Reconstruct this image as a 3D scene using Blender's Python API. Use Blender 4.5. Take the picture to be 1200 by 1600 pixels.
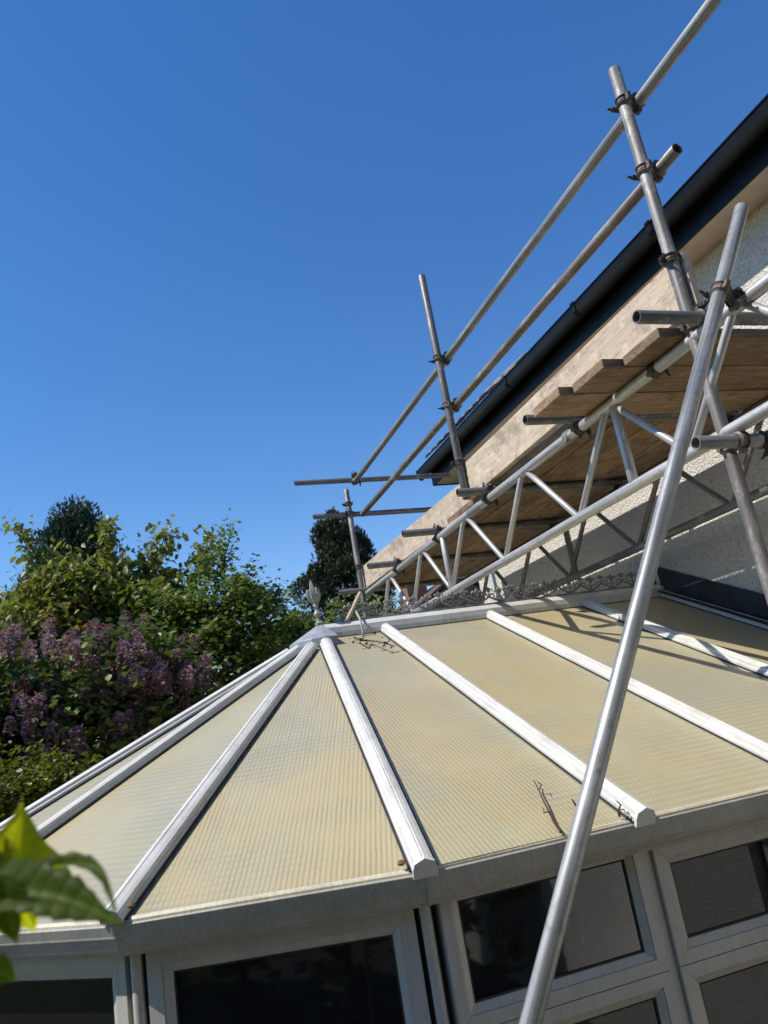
import bpy, bmesh, math, random
import numpy as np
from mathutils import Vector, Matrix

scene = bpy.context.scene
for _o in list(bpy.data.objects):
    bpy.data.objects.remove(_o)
R = math.radians
rnd = random.Random(11)

# ------------------------------------------------------------------ camera
# x runs towards the house, y along the house wall away from the viewer, z up; the phone is the origin
RIGHT = Vector((0.943, -0.292, -0.162))
FWD = Vector((0.327, 0.906, 0.269))
RIGHT.normalize(); FWD.normalize()
UPV = RIGHT.cross(FWD).normalized()
RIGHT = FWD.cross(UPV).normalized()
cam_d = bpy.data.cameras.new('camera')
cam = bpy.data.objects.new('camera', cam_d)
scene.collection.objects.link(cam)
cm = Matrix.Identity(4)
for r_ in range(3):
    cm[r_][0] = RIGHT[r_]; cm[r_][1] = UPV[r_]; cm[r_][2] = -FWD[r_]
cam.matrix_world = cm
cam_d.sensor_fit = 'VERTICAL'
cam_d.sensor_height = 36.0
cam_d.sensor_width = 27.0
cam_d.lens = 1220.0 / 1600.0 * 36.0
cam_d.clip_start = 0.05
cam_d.clip_end = 2000.0
cam_d.dof.use_dof = True
cam_d.dof.focus_distance = 3.4
cam_d.dof.aperture_fstop = 4.6
scene.camera = cam

# ------------------------------------------------------------------ sky and sun
SUN = Vector((-0.76, 0.05, 1.0)).normalized()
elev = math.asin(SUN.z)
azim = math.atan2(SUN.x, SUN.y)
world = bpy.data.worlds.new("World")
scene.world = world
world.use_nodes = True
wn = world.node_tree
wn.nodes.clear()
w_out = wn.nodes.new('ShaderNodeOutputWorld')
w_bg = wn.nodes.new('ShaderNodeBackground')
w_sky = wn.nodes.new('ShaderNodeTexSky')
w_sky.sky_type = 'NISHITA'
w_sky.sun_disc = False
w_sky.sun_elevation = elev
w_sky.sun_rotation = azim
w_sky.altitude = 0
w_sky.air_density = 1.0
w_sky.dust_density = 0.0
w_sky.ozone_density = 1.0
w_bg.inputs['Strength'].default_value = 0.15
w_hs = wn.nodes.new('ShaderNodeHueSaturation')      # the phone's deep blue
w_hs.inputs['Saturation'].default_value = 1.34
w_hs.inputs['Hue'].default_value = 0.508
wn.links.new(w_sky.outputs[0], w_hs.inputs['Color'])
wn.links.new(w_hs.outputs[0], w_bg.inputs['Color'])
wn.links.new(w_bg.outputs[0], w_out.inputs['Surface'])
sun_d = bpy.data.lights.new('sun', 'SUN')
sun_d.energy = 4.6
sun_d.angle = R(0.53)
sun_d.color = (1.0, 0.95, 0.86)
sun = bpy.data.objects.new('sun', sun_d)
scene.collection.objects.link(sun)
sun.rotation_euler = SUN.to_track_quat('Z', 'Y').to_euler()
sun.location = SUN * 60
scene.view_settings.view_transform = 'Standard'
scene.view_settings.look = 'None'
scene.view_settings.exposure = 0.2
scene.view_settings.gamma = 1.0
scene.view_settings.use_curve_mapping = False
scene.render.engine = 'CYCLES'
scene.cycles.max_bounces = 8
scene.cycles.transparent_max_bounces = 12

# ------------------------------------------------------------------ helpers
WM = {}

def V(*a):
    return Vector(a)

def link(o):
    scene.collection.objects.link(o)
    return o

def tag(o, label=None, cat=None, group=None, kind=None):
    if label: o['label'] = label
    if cat: o['category'] = cat
    if group: o['group'] = group
    if kind: o['kind'] = kind
    return o

def empty(name, loc=(0, 0, 0), label=None, cat=None, group=None):
    o = bpy.data.objects.new(name, None)
    o.empty_display_size = 0.1
    o.location = loc
    WM[o] = Matrix.Translation(Vector(loc))
    link(o)
    return tag(o, label, cat, group)

def put(name, mesh, parent=None, mw=None):
    """link one mesh object with world matrix mw under parent"""
    o = bpy.data.objects.new(name, mesh)
    mw = mw.copy() if mw is not None else Matrix.Identity(4)
    WM[o] = mw
    if parent is not None:
        o.parent = parent
        o.matrix_parent_inverse = Matrix.Identity(4)
        o.matrix_basis = WM[parent].inverted() @ mw
    else:
        o.matrix_basis = mw
    return link(o)

class MB:
    def __init__(self):
        self.v = []; self.f = []; self.uv = None
    def add(self, vs, fs):
        b = len(self.v)
        self.v += [tuple(p) for p in vs]
        self.f += [tuple(i + b for i in q) for q in fs]
        return self
    def box(self, c, s, m=None):
        cx, cy, cz = c; hx, hy, hz = s[0] / 2, s[1] / 2, s[2] / 2
        vs = [Vector((cx + a * hx, cy + b * hy, cz + d * hz)) for d in (-1, 1) for b in (-1, 1) for a in (-1, 1)]
        if m is not None: vs = [m @ p for p in vs]
        return self.add(vs, [(0, 2, 3, 1), (4, 5, 7, 6), (0, 1, 5, 4), (2, 6, 7, 3), (0, 4, 6, 2), (1, 3, 7, 5)])
    def span(self, a, b):
        return self.box([(a[i] + b[i]) / 2 for i in range(3)], [abs(b[i] - a[i]) for i in range(3)])
    def prism(self, prof, p, q, side, up, caps=True):
        """2-D profile (side, up) swept from p to q"""
        n = len(prof)
        p = Vector(p); q = Vector(q); side = Vector(side); up = Vector(up)
        vs = [p + side * a + up * b for a, b in prof] + [q + side * a + up * b for a, b in prof]
        fs = [(i, (i + 1) % n, n + (i + 1) % n, n + i) for i in range(n)]
        if caps: fs += [tuple(range(n))[::-1], tuple(range(n, 2 * n))]
        return self.add(vs, fs)
    def path(self, pts, rad, n=6, caps=True):
        pts = [Vector(p) for p in pts]
        if not hasattr(rad, '__len__'): rad = [rad] * len(pts)
        vs = []; fs = []
        a = None
        for i, p in enumerate(pts):
            t = (pts[min(i + 1, len(pts) - 1)] - pts[max(i - 1, 0)]).normalized()
            if a is None:
                a = t.orthogonal().normalized()
            else:
                a = (a - t * a.dot(t)).normalized()
            b = t.cross(a)
            for k in range(n):
                w = 2 * math.pi * k / n
                vs.append(p + (a * math.cos(w) + b * math.sin(w)) * rad[i])
        for i in range(len(pts) - 1):
            for k in range(n):
                k2 = (k + 1) % n
                fs.append((i * n + k, i * n + k2, (i + 1) * n + k2, (i + 1) * n + k))
        if caps:
            fs.append(tuple(range(n))[::-1]); fs.append(tuple(range((len(pts) - 1) * n, len(pts) * n)))
        return self.add(vs, fs)
    def lathe(self, prof, n=12, m=None):
        vs = []; fs = []
        for r, z in prof:
            for k in range(n):
                w = 2 * math.pi * k / n
                vs.append(Vector((r * math.cos(w), r * math.sin(w), z)))
        if m is not None: vs = [m @ p for p in vs]
        for i in range(len(prof) - 1):
            for k in range(n):
                k2 = (k + 1) % n
                fs.append((i * n + k, i * n + k2, (i + 1) * n + k2, (i + 1) * n + k))
        return self.add(vs, fs)
    def mesh(self, name, mat, smooth=False, bevel=0.0, auto=None):
        me = bpy.data.meshes.new(name)
        me.from_pydata(self.v, [], self.f)
        bm = bmesh.new(); bm.from_mesh(me)
        bmesh.ops.recalc_face_normals(bm, faces=bm.faces)
        if bevel > 0:
            es = [e for e in bm.edges if len(e.link_faces) == 2 and e.calc_face_angle(0) > 0.5]
            bmesh.ops.bevel(bm, geom=es, offset=bevel, segments=2, profile=0.6, affect='EDGES', clamp_overlap=True)
        if smooth:
            lim = auto if auto else 0.7
            for f in bm.faces: f.smooth = True
            for e in bm.edges:
                if len(e.link_faces) == 2 and e.calc_face_angle(0) > lim: e.smooth = False
        bm.to_mesh(me); bm.free()
        me.materials.append(mat)
        return me

def frame_matrix(p, z, xhint=None):
    z = Vector(z).normalized()
    if xhint is None:
        x = z.orthogonal().normalized()
    else:
        x = Vector(xhint); x = (x - z * x.dot(z)).normalized()
    y = z.cross(x)
    m = Matrix.Identity(4)
    for i in range(3):
        m[i][0] = x[i]; m[i][1] = y[i]; m[i][2] = z[i]; m[i][3] = p[i]
    return m

def fast_mesh(name, verts, tris, mat, col=None, smooth=False):
    """numpy arrays to a mesh; col is one value per vertex (leaf colour variety)"""
    me = bpy.data.meshes.new(name)
    nv, nt = len(verts), len(tris)
    me.vertices.add(nv); me.vertices.foreach_set('co', np.asarray(verts, np.float32).ravel())
    me.loops.add(nt * 3); me.loops.foreach_set('vertex_index', np.asarray(tris, np.int32).ravel())
    me.polygons.add(nt)
    me.polygons.foreach_set('loop_start', np.arange(0, nt * 3, 3, dtype=np.int32))
    me.update(calc_edges=True)
    if col is not None:
        at = me.attributes.new('tint', 'FLOAT', 'POINT')
        at.data.foreach_set('value', np.asarray(col, np.float32))
    if smooth:
        me.polygons.foreach_set('use_smooth', np.ones(nt, bool))
    me.materials.append(mat)
    return me

# ------------------------------------------------------------------ materials
class NT:
    def __init__(self, name):
        self.m = bpy.data.materials.new(name); self.m.use_nodes = True
        self.t = self.m.node_tree; self.t.nodes.clear()
        self.out = self.n('ShaderNodeOutputMaterial')
    def n(self, typ, **kw):
        nd = self.t.nodes.new(typ)
        for k, v in kw.items():
            if k.startswith('i_'): nd.inputs[k[2:].replace('_', ' ')].default_value = v
            else: setattr(nd, k, v)
        return nd
    def l(self, a, b): self.t.links.new(a, b)
    def noise(self, scale, detail=4, rough=0.55, vec=None, dist=0.0):
        nd = self.n('ShaderNodeTexNoise'); nd.inputs['Scale'].default_value = scale
        nd.inputs['Detail'].default_value = detail; nd.inputs['Roughness'].default_value = rough
        nd.inputs['Distortion'].default_value = dist
        if vec is not None: self.l(vec, nd.inputs['Vector'])
        return nd.outputs['Fac']
    def ramp(self, fac, stops, interp='LINEAR'):
        nd = self.n('ShaderNodeValToRGB'); cr = nd.color_ramp; cr.interpolation = interp
        while len(cr.elements) < len(stops): cr.elements.new(0.5)
        for e, (p, c) in zip(cr.elements, stops):
            e.position = p
            e.color = (c, c, c, 1) if not hasattr(c, '__len__') else (*c, 1)
        self.l(fac, nd.inputs['Fac'])
        return nd.outputs['Color']
    def mix(self, fac, a, b, mode='MIX'):
        nd = self.n('ShaderNodeMix'); nd.data_type = 'RGBA'; nd.blend_type = mode
        for ix, sock, val in ((0, nd.inputs[0], fac), (1, nd.inputs[6], a), (2, nd.inputs[7], b)):
            if hasattr(val, 'links') or hasattr(val, 'is_linked'): self.l(val, sock)
            elif hasattr(val, '__len__'): sock.default_value = (*val, 1)
            else: sock.default_value = val if ix == 0 else (val, val, val, 1)
        return nd.outputs[2]
    def math(self, op, a, b=0.0, clamp=False):
        nd = self.n('ShaderNodeMath', operation=op); nd.use_clamp = clamp
        for i, val in enumerate((a, b)):
            if hasattr(val, 'is_linked'): self.l(val, nd.inputs[i])
            else: nd.inputs[i].default_value = val
        return nd.outputs[0]
    def coord(self, which='Object', scale=None):
        tc = self.n('ShaderNodeTexCoord'); o = tc.outputs[which]
        if scale is None: return o
        mp = self.n('ShaderNodeMapping'); mp.inputs['Scale'].default_value = scale
        self.l(o, mp.inputs['Vector'])
        return mp.outputs[0]
    def bump(self, h, strength=0.3, dist=0.01):
        nd = self.n('ShaderNodeBump'); nd.inputs['Strength'].default_value = strength; nd.inputs['Distance'].default_value = dist
        self.l(h, nd.inputs['Height']); return nd.outputs[0]
    def bsdf(self, col=None, rough=0.5, metal=0.0, normal=None, spec=0.5):
        b = self.n('ShaderNodeBsdfPrincipled')
        for key, val in (('Base Color', col), ('Roughness', rough), ('Metallic', metal)):
            if val is None: continue
            if hasattr(val, 'is_linked'): self.l(val, b.inputs[key])
            elif hasattr(val, '__len__'): b.inputs[key].default_value = (*val, 1)
            else: b.inputs[key].default_value = val
        b.inputs['Specular IOR Level'].default_value = spec
        if normal is not None: self.l(normal, b.inputs['Normal'])
        return b
    def done(self, sh):
        self.l(sh, self.out.inputs['Surface']); return self.m

def objrandom(t):
    return t.n('ShaderNodeObjectInfo').outputs['Random']

def mat_steel(name, base, dark, rust, rust_amt, metal=0.55, rough=0.42):
    t = NT(name)
    co = t.coord('Object'); st = t.coord('Object', (1, 1, 0.18))
    n1 = t.noise(17, 3, 0.55, st); n2 = t.noise(7, 3, 0.5, st); n3 = t.noise(34, 4, 0.6, co)
    c = t.mix(t.ramp(n1, [(0.35, 0), (0.7, 1)]), dark, base)
    c = t.mix(t.ramp(n2, [(0.62 - rust_amt, 0), (0.72, rust_amt * 2.2 if rust_amt < .45 else 1)]), c, rust)
    spots = t.ramp(n3, [(0.55, 0), (0.68, 1)])
    c = t.mix(t.math('MULTIPLY', spots, 0.5), c, [x * 0.35 for x in base])
    c = t.mix(t.math('MULTIPLY', objrandom(t), 0.25), c, dark)
    sp = t.noise(15, 5, 0.7, t.coord('Object', (1, 1, 0.6)))
    c = t.mix(t.ramp(sp, [(0.53, 0), (0.62, 0.5)]), c, (0.50, 0.48, 0.45) if base[0] > .2 else [x * 1.8 for x in base])
    sk = t.noise(60, 4, 0.6, t.coord('Object', (1, 1, 0.03)))
    c = t.mix(t.ramp(sk, [(0.46, 0), (0.60, 0.65)]), c, [x * .55 for x in dark])
    rg = t.math('ADD', t.math('MULTIPLY', n1, 0.3), rough - 0.15)
    b = t.bsdf(c, rg, metal, t.bump(n3, 0.06, 0.001))
    return t.done(b.outputs[0])

M = {}
M['galv'] = mat_steel('galvanised_steel', (0.37, 0.37, 0.36), (0.27, 0.27, 0.265), (0.22, 0.18, 0.14), 0.12, 0.4, 0.45)
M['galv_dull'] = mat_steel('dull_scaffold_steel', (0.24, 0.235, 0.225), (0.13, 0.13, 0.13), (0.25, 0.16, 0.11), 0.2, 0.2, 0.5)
M['galv_pink'] = mat_steel('worn_painted_steel', (0.28, 0.26, 0.25), (0.14, 0.13, 0.125), (0.33, 0.24, 0.21), 0.16, 0.15, 0.55)
M['galv_brown'] = mat_steel('brown_stained_steel', (0.27, 0.25, 0.235), (0.15, 0.14, 0.13), (0.34, 0.22, 0.15), 0.26, 0.3, 0.5)
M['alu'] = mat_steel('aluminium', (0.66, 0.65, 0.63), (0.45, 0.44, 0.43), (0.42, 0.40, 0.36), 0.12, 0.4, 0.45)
M['bright_galv'] = mat_steel('bright_galvanised_steel', (0.52, 0.52, 0.50), (0.28, 0.285, 0.28), (0.36, 0.35, 0.32), 0.14, 0.42, 0.40)
M['coupler'] = mat_steel('forged_coupler', (0.11, 0.105, 0.10), (0.045, 0.042, 0.04), (0.20, 0.12, 0.08), 0.25, 0.4, 0.55)
M['coupler_black'] = mat_steel('oily_black_coupler', (0.07, 0.066, 0.06), (0.03, 0.028, 0.026), (0.12, 0.08, 0.06), 0.2, 0.3, 0.5)
M['coupler_rust'] = mat_steel('rusty_coupler', (0.20, 0.16, 0.14), (0.09, 0.075, 0.065), (0.24, 0.15, 0.11), 0.3, 0.3, 0.6)

def mat_wood(name, a, b_, c_):
    t = NT(name)
    st = t.coord('Object', (14, 14, 0.9)); co = t.coord('Object', (1, 1, 0.5))
    g = t.noise(3.2, 6, 0.6, st, 0.6); s = t.noise(3.0, 4, 0.6, co); f = t.noise(45, 3, 0.6, t.coord('Object', (1, 1, 0.12)))
    col = t.mix(t.ramp(g, [(0.32, 0), (0.66, 1)]), b_, a)
    col = t.mix(t.ramp(s, [(0.45, 0), (0.75, 0.8)]), col, c_)
    col = t.mix(t.ramp(f, [(0.58, 0), (0.7, 0.55)]), col, [x * 0.45 for x in b_])
    st2 = t.noise(6.5, 5, 0.7, t.coord('Object', (1, 1, 0.7)))
    col = t.mix(t.ramp(st2, [(0.36, 0.75), (0.50, 0)]), col, [b_[0] * .62, b_[1] * .60, b_[2] * .62])
    blot = t.noise(17, 4, 0.7, t.coord('Object', (1, 1, 0.8)))
    col = t.mix(t.ramp(blot, [(0.52, 0), (0.66, 0.35)]), col, [min(1, a[0] * 1.35), min(1, a[1] * 1.35), min(1, a[2] * 1.4)])
    col = t.mix(t.ramp(t.noise(38, 4, 0.75, t.coord('Object', (1, 1, 0.5))), [(0.57, 0), (0.66, 0.55)]), col, [x * 0.45 for x in b_])
    hsv = t.n('ShaderNodeHueSaturation'); t.l(col, hsv.inputs['Color'])
    t.l(t.math('ADD', t.math('MULTIPLY', objrandom(t), 0.5), 0.75), hsv.inputs['Value'])
    h = t.math('ADD', g, t.math('MULTIPLY', f, 0.6))
    return t.done(t.bsdf(hsv.outputs[0], 0.8, 0, t.bump(h, 0.5, 0.004), 0.25).outputs[0])
M['wood'] = mat_wood('scaffold_board_wood', (0.36, 0.25, 0.155), (0.20, 0.13, 0.08), (0.28, 0.20, 0.135))
M['wood_pale'] = mat_wood('weathered_board_wood', (0.58, 0.47, 0.35), (0.42, 0.33, 0.245), (0.52, 0.42, 0.34))

def mat_upvc(name, base, dirt, amt):
    t = NT(name)
    co = t.coord('Object'); n1 = t.noise(9, 6, 0.65, co); n2 = t.noise(60, 4, 0.65, co); n3 = t.noise(2.2, 3, 0.5, co)
    k = t.math('MULTIPLY', t.ramp(n1, [(0.42, 0), (0.75, 1)]), amt)
    c = t.mix(k, base, dirt)
    c = t.mix(t.math('MULTIPLY', t.ramp(n2, [(0.58, 0), (0.72, 1)]), amt * 0.9), c, [x * 0.6 for x in dirt])
    c = t.mix(t.math('MULTIPLY', n3, amt * 0.5), c, dirt)
    n5 = t.noise(110, 4, 0.6, t.coord('Object', (1, 1, 0.03)))
    c = t.mix(t.math('MULTIPLY', t.ramp(n5, [(0.47, 0), (0.62, 1)]), amt * 0.7), c, dirt)
    return t.done(t.bsdf(c, 0.38, 0, t.bump(n2, 0.08, 0.001), 0.45).outputs[0])
M['upvc'] = mat_upvc('white_upvc', (0.78, 0.77, 0.74), (0.50, 0.47, 0.40), 0.35)
M['upvc_dirty'] = mat_upvc('weathered_white_upvc', (0.77, 0.76, 0.72), (0.40, 0.375, 0.31), 0.52)

def mat_plain(name, col, rough=0.5, metal=0.0, var=0.3, scale=12, bump=0.1, spec=0.4):
    t = NT(name); n1 = t.noise(scale, 5, 0.6, t.coord('Object'))
    c = t.mix(t.ramp(n1, [(0.3, 0), (0.75, 1)]), [x * (1 - var) for x in col], [min(1, x * (1 + var)) for x in col])
    return t.done(t.bsdf(c, rough, metal, t.bump(n1, bump, 0.004), spec).outputs[0])
M['black'] = mat_plain('black_upvc', (0.010, 0.010, 0.011), 0.3, 0, 0.3, 8, 0.03, 0.16)
M['gasket'] = mat_plain('black_rubber_gasket', (0.03, 0.03, 0.028), 0.7)
M['lead'] = mat_plain('lead_grey_cover', (0.36, 0.38, 0.40), 0.5, 0.25, 0.25, 14, 0.2)
M['flashing'] = mat_plain('dark_lead_flashing', (0.035, 0.038, 0.045), 0.6, 0.1, 0.4, 10, 0.3)
M['soffit'] = mat_plain('cream_soffit_paint', (0.60, 0.50, 0.37), 0.6, 0, 0.12, 9, 0.12)
M['tile'] = mat_plain('concrete_roof_tile', (0.22, 0.19, 0.17), 0.85, 0, 0.4, 30, 0.5)
M['tile_brown'] = mat_plain('brown_roof_tile', (0.13, 0.075, 0.055), 0.9, 0, 0.4, 8, 0.4)
M['cresting'] = mat_plain('weathered_cresting_plastic', (0.30, 0.285, 0.26), 0.55, 0, 0.35, 40, 0.2)
M['finial'] = mat_plain('finial_plastic', (0.36, 0.34, 0.30), 0.5, 0, 0.35, 30, 0.2)
M['bark'] = mat_plain('bark', (0.085, 0.065, 0.045), 0.9, 0, 0.4, 25, 0.6)
M['twig'] = mat_plain('dry_twig_bark', (0.085, 0.05, 0.03), 0.85, 0, 0.3, 50, 0.4)
M['cane'] = mat_plain('bamboo_cane', (0.55, 0.45, 0.30), 0.6, 0, 0.2, 30, 0.2)
M['rope'] = mat_plain('pale_rope', (0.5, 0.45, 0.38), 0.9, 0, 0.2, 60, 0.4)
M['debris'] = mat_plain('dry_leaf_litter', (0.20, 0.13, 0.06), 0.9, 0, 0.5, 40, 0.5)
M['brick'] = mat_plain('brick_red', (0.24, 0.12, 0.08), 0.9, 0, 0.35, 20, 0.4)
M['floor'] = mat_plain('conservatory_floor', (0.10, 0.09, 0.08), 0.6, 0, 0.2, 5, 0.1)
M['stem'] = mat_plain('green_stem', (0.12, 0.16, 0.05), 0.6, 0, 0.2, 30, 0.2)

def mat_render():
    t = NT('pebbledash_render')
    co = t.coord('Object')
    vo = t.n('ShaderNodeTexVoronoi'); vo.inputs['Scale'].default_value = 95; t.l(co, vo.inputs['Vector'])
    n1 = t.noise(55, 5, 0.7, co); n2 = t.noise(1.6, 5, 0.6, co); n3 = t.noise(140, 2, 0.5, co)
    c = t.mix(t.ramp(n2, [(0.35, 0), (0.7, 1)]), (0.72, 0.69, 0.62), (0.82, 0.79, 0.72))
    c = t.mix(t.ramp(n1, [(0.3, 0.7), (0.5, 0)]), c, (0.30, 0.27, 0.22))
    c = t.mix(t.ramp(n3, [(0.62, 0), (0.72, 0.5)]), c, (0.22, 0.19, 0.15))
    h = t.math('ADD', t.math('MULTIPLY', vo.outputs['Distance'], -0.8), n1)
    return t.done(t.bsdf(c, 0.9, 0, t.bump(h, 0.9, 0.012), 0.2).outputs[0])
M['render'] = mat_render()

def mat_polycarb():
    t = NT('yellowed_polycarbonate')
    uv = t.n('ShaderNodeUVMap'); uv.uv_map = 'sheet'
    sep = t.n('ShaderNodeSeparateXYZ'); t.l(uv.outputs[0], sep.inputs[0])
    u, v = sep.outputs[0], sep.outputs[1]
    rnd_ = objrandom(t)
    off = t.n('ShaderNodeCombineXYZ'); t.l(t.math('MULTIPLY', rnd_, 37.0), off.inputs[2])
    add = t.n('ShaderNodeVectorMath', operation='ADD'); t.l(uv.outputs[0], add.inputs[0]); t.l(off.outputs[0], add.inputs[1])
    vec = add.outputs[0]
    mp = t.n('ShaderNodeMapping'); mp.inputs['Scale'].default_value = (1.0, 0.6, 1.0); t.l(vec, mp.inputs['Vector'])
    stv = mp.outputs[0]
    mp2 = t.n('ShaderNodeMapping'); mp2.inputs['Scale'].default_value = (62.5, 0.5, 1.0); t.l(vec, mp2.inputs['Vector'])
    # webs of the twin wall sheet every 16 mm, each flute a little different
    wob = t.noise(9, 2, 0.5, vec)
    s = t.math('SINE', t.math('ADD', t.math('MULTIPLY', u, 2 * math.pi / 0.0157), t.math('MULTIPLY', wob, 2.2)))
    web = t.ramp(t.math('ADD', t.math('MULTIPLY', s, 0.5), 0.5), [(0.0, 0.0), (0.35, 0.75), (1.0, 1.0)])
    cross = t.math('ADD', t.math('MULTIPLY', t.math('SINE', t.math('MULTIPLY', v, 2 * math.pi / 0.034)), 0.5), 0.5)
    flute = t.noise(1.0, 2, 0.5, mp2.outputs[0])
    n1 = t.noise(2.4, 5, 0.6, stv); n2 = t.noise(6.5, 5, 0.65, vec); n3 = t.noise(1.3, 4, 0.6, vec)
    c = t.mix(t.ramp(n1, [(0.34, 0), (0.64, 1)]), (0.56, 0.505, 0.32), (0.60, 0.485, 0.26))
    c = t.mix(t.ramp(n2, [(0.52, 0), (0.74, 0.5)]), c, (0.54, 0.51, 0.34))
    n4 = t.noise(4.2, 5, 0.6, vec)
    c = t.mix(t.ramp(n4, [(0.56, 0), (0.70, 0.55)]), c, (0.60, 0.43, 0.19))
    c = t.mix(t.ramp(n3, [(0.52, 0), (0.68, 0.55)]), c, (0.42, 0.405, 0.32))
    c = t.mix(t.math('MULTIPLY', t.math('MULTIPLY', t.math('SUBTRACT', 1.0, web), t.ramp(t.noise(3.5, 4, 0.6, vec), [(0.32, 0.35), (0.62, 1.0)])), 0.66), c, (0.25, 0.235, 0.145))
    c = t.mix(t.ramp(flute, [(0.45, 0), (0.7, 0.3)]), c, (0.56, 0.525, 0.35))
    gr = t.noise(210, 2, 0.6, vec)
    c = t.mix(t.ramp(gr, [(0.5, 0), (0.75, 0.4)]), c, (0.36, 0.33, 0.24))
    cm_ = t.math('MULTIPLY', t.math('MULTIPLY', cross, t.ramp(n3, [(0.43, 0), (0.56, 0.75)])), 0.9)
    c = t.mix(cm_, c, (0.36, 0.355, 0.29))
    bm_ = t.bump(web, 0.25, 0.002)
    b = t.bsdf(c, 0.32, 0, bm_, 0.5)
    tr = t.n('ShaderNodeBsdfTranslucent'); t.l(c, tr.inputs['Color'])
    mx = t.n('ShaderNodeMixShader'); mx.inputs[0].default_value = 0.13
    t.l(b.outputs[0], mx.inputs[1]); t.l(tr.outputs[0], mx.inputs[2])
    return t.done(mx.outputs[0])
M['poly'] = mat_polycarb()

def mat_glass():
    t = NT('dark_window_glass')
    fr = t.n('ShaderNodeFresnel'); fr.inputs['IOR'].default_value = 1.6
    n1 = t.noise(3, 3, 0.5, t.coord('Object'))
    bp = t.bump(n1, 0.03, 0.01); t.l(bp, fr.inputs['Normal'])
    tr = t.n('ShaderNodeBsdfTransparent'); tr.inputs['Color'].default_value = (0.11, 0.115, 0.115, 1)
    gl = t.n('ShaderNodeBsdfGlossy'); gl.inputs['Roughness'].default_value = 0.03; t.l(bp, gl.inputs['Normal'])
    df = t.n('ShaderNodeBsdfDiffuse'); df.inputs['Color'].default_value = (0.03, 0.03, 0.033, 1)
    m0 = t.n('ShaderNodeMixShader'); m0.inputs[0].default_value = 0.35
    t.l(tr.outputs[0], m0.inputs[1]); t.l(df.outputs[0], m0.inputs[2])
    mx = t.n('ShaderNodeMixShader'); t.l(fr.outputs[0], mx.inputs[0]); t.l(m0.outputs[0], mx.inputs[1]); t.l(gl.outputs[0], mx.inputs[2])
    return t.done(mx.outputs[0])
M['glass'] = mat_glass()

def mat_leaf(name, c0, c1, c2, trans=0.35, rough=0.45):
    t = NT(name)
    at = t.n('ShaderNodeAttribute'); at.attribute_name = 'tint'
    col = t.ramp(at.outputs['Fac'], [(0.0, c0), (0.55, c1), (1.0, c2)])
    b = t.bsdf(col, rough, 0, None, 0.4)
    tr = t.n('ShaderNodeBsdfTranslucent')
    t.l(t.mix(1.0, col, (1.25, 1.25, 0.55), 'MULTIPLY'), tr.inputs['Color'])
    mx = t.n('ShaderNodeMixShader'); mx.inputs[0].default_value = trans
    t.l(b.outputs[0], mx.inputs[1]); t.l(tr.outputs[0], mx.inputs[2])
    return t.done(mx.outputs[0])
M['leaf_cherry'] = mat_leaf('cherry_leaf', (0.0863, 0.1278, 0.0304), (0.1848, 0.2206, 0.0505), (0.3694, 0.2785, 0.0884))
M['leaf_copper'] = mat_leaf('copper_leaf', (0.05, 0.06, 0.02), (0.10, 0.09, 0.03), (0.16, 0.10, 0.05))
M['leaf_green'] = mat_leaf('shrub_leaf', (0.0649, 0.1102, 0.0355), (0.1477, 0.2082, 0.0591), (0.2658, 0.2939, 0.0884))
M['leaf_lilac'] = mat_leaf('lilac_leaf', (0.0462, 0.0813, 0.0277), (0.1011, 0.1525, 0.0444), (0.2021, 0.2287, 0.0665), 0.25)
M['leaf_lime'] = mat_leaf('low_shrub_leaf', (0.05, 0.075, 0.012), (0.12, 0.14, 0.02), (0.26, 0.24, 0.03))
M['leaf_conifer'] = mat_leaf('conifer_spray', (0.0125, 0.0281, 0.0156), (0.0281, 0.053, 0.0281), (0.0546, 0.0811, 0.0406), 0.1, 0.6)
M['leaf_conifer_warm'] = mat_leaf('brownish_conifer_spray', (0.0216, 0.0297, 0.0135), (0.0473, 0.0567, 0.027), (0.081, 0.081, 0.0405), 0.1, 0.6)
M['petal'] = mat_leaf('lilac_petals', (0.176, 0.0978, 0.1512), (0.297, 0.1782, 0.243), (0.462, 0.3105, 0.3672), 0.3, 0.7)

def mat_bigleaf(name, base, deep):
    t = NT(name)
    uv = t.n('ShaderNodeUVMap'); uv.uv_map = 'leaf'
    sep = t.n('ShaderNodeSeparateXYZ'); t.l(uv.outputs[0], sep.inputs[0])
    # side veins leave the midrib at a slant
    a = t.math('ABSOLUTE', sep.outputs[0])
    ph = t.math('SUBTRACT', sep.outputs[1], t.math('MULTIPLY', a, 0.75))
    s = t.math('ABSOLUTE', t.math('SINE', t.math('MULTIPLY', ph, 26.0)))
    vein = t.ramp(s, [(0.0, 1), (0.22, 0)])
    mid = t.ramp(a, [(0.0, 1), (0.03, 0)])
    v = t.math('MAXIMUM', t.math('MULTIPLY', vein, 0.6), mid)
    n1 = t.noise(5, 4, 0.6, uv.outputs[0])
    c = t.mix(t.ramp(n1, [(0.35, 0), (0.7, 1)]), deep, base)
    c = t.mix(t.math('MULTIPLY', v, 0.45), c, [min(1, x * 1.9) for x in base])
    b = t.bsdf(c, 0.5, 0, t.bump(t.math('SUBTRACT', s, v), 0.25, 0.002), 0.3)
    tr = t.n('ShaderNodeBsdfTranslucent'); t.l(t.mix(1.0, c, (1.9, 1.8, 0.4), 'MULTIPLY'), tr.inputs['Color'])
    mx = t.n('ShaderNodeMixShader'); mx.inputs[0].default_value = 0.6
    t.l(b.outputs[0], mx.inputs[1]); t.l(tr.outputs[0], mx.inputs[2])
    return t.done(mx.outputs[0])
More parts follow.
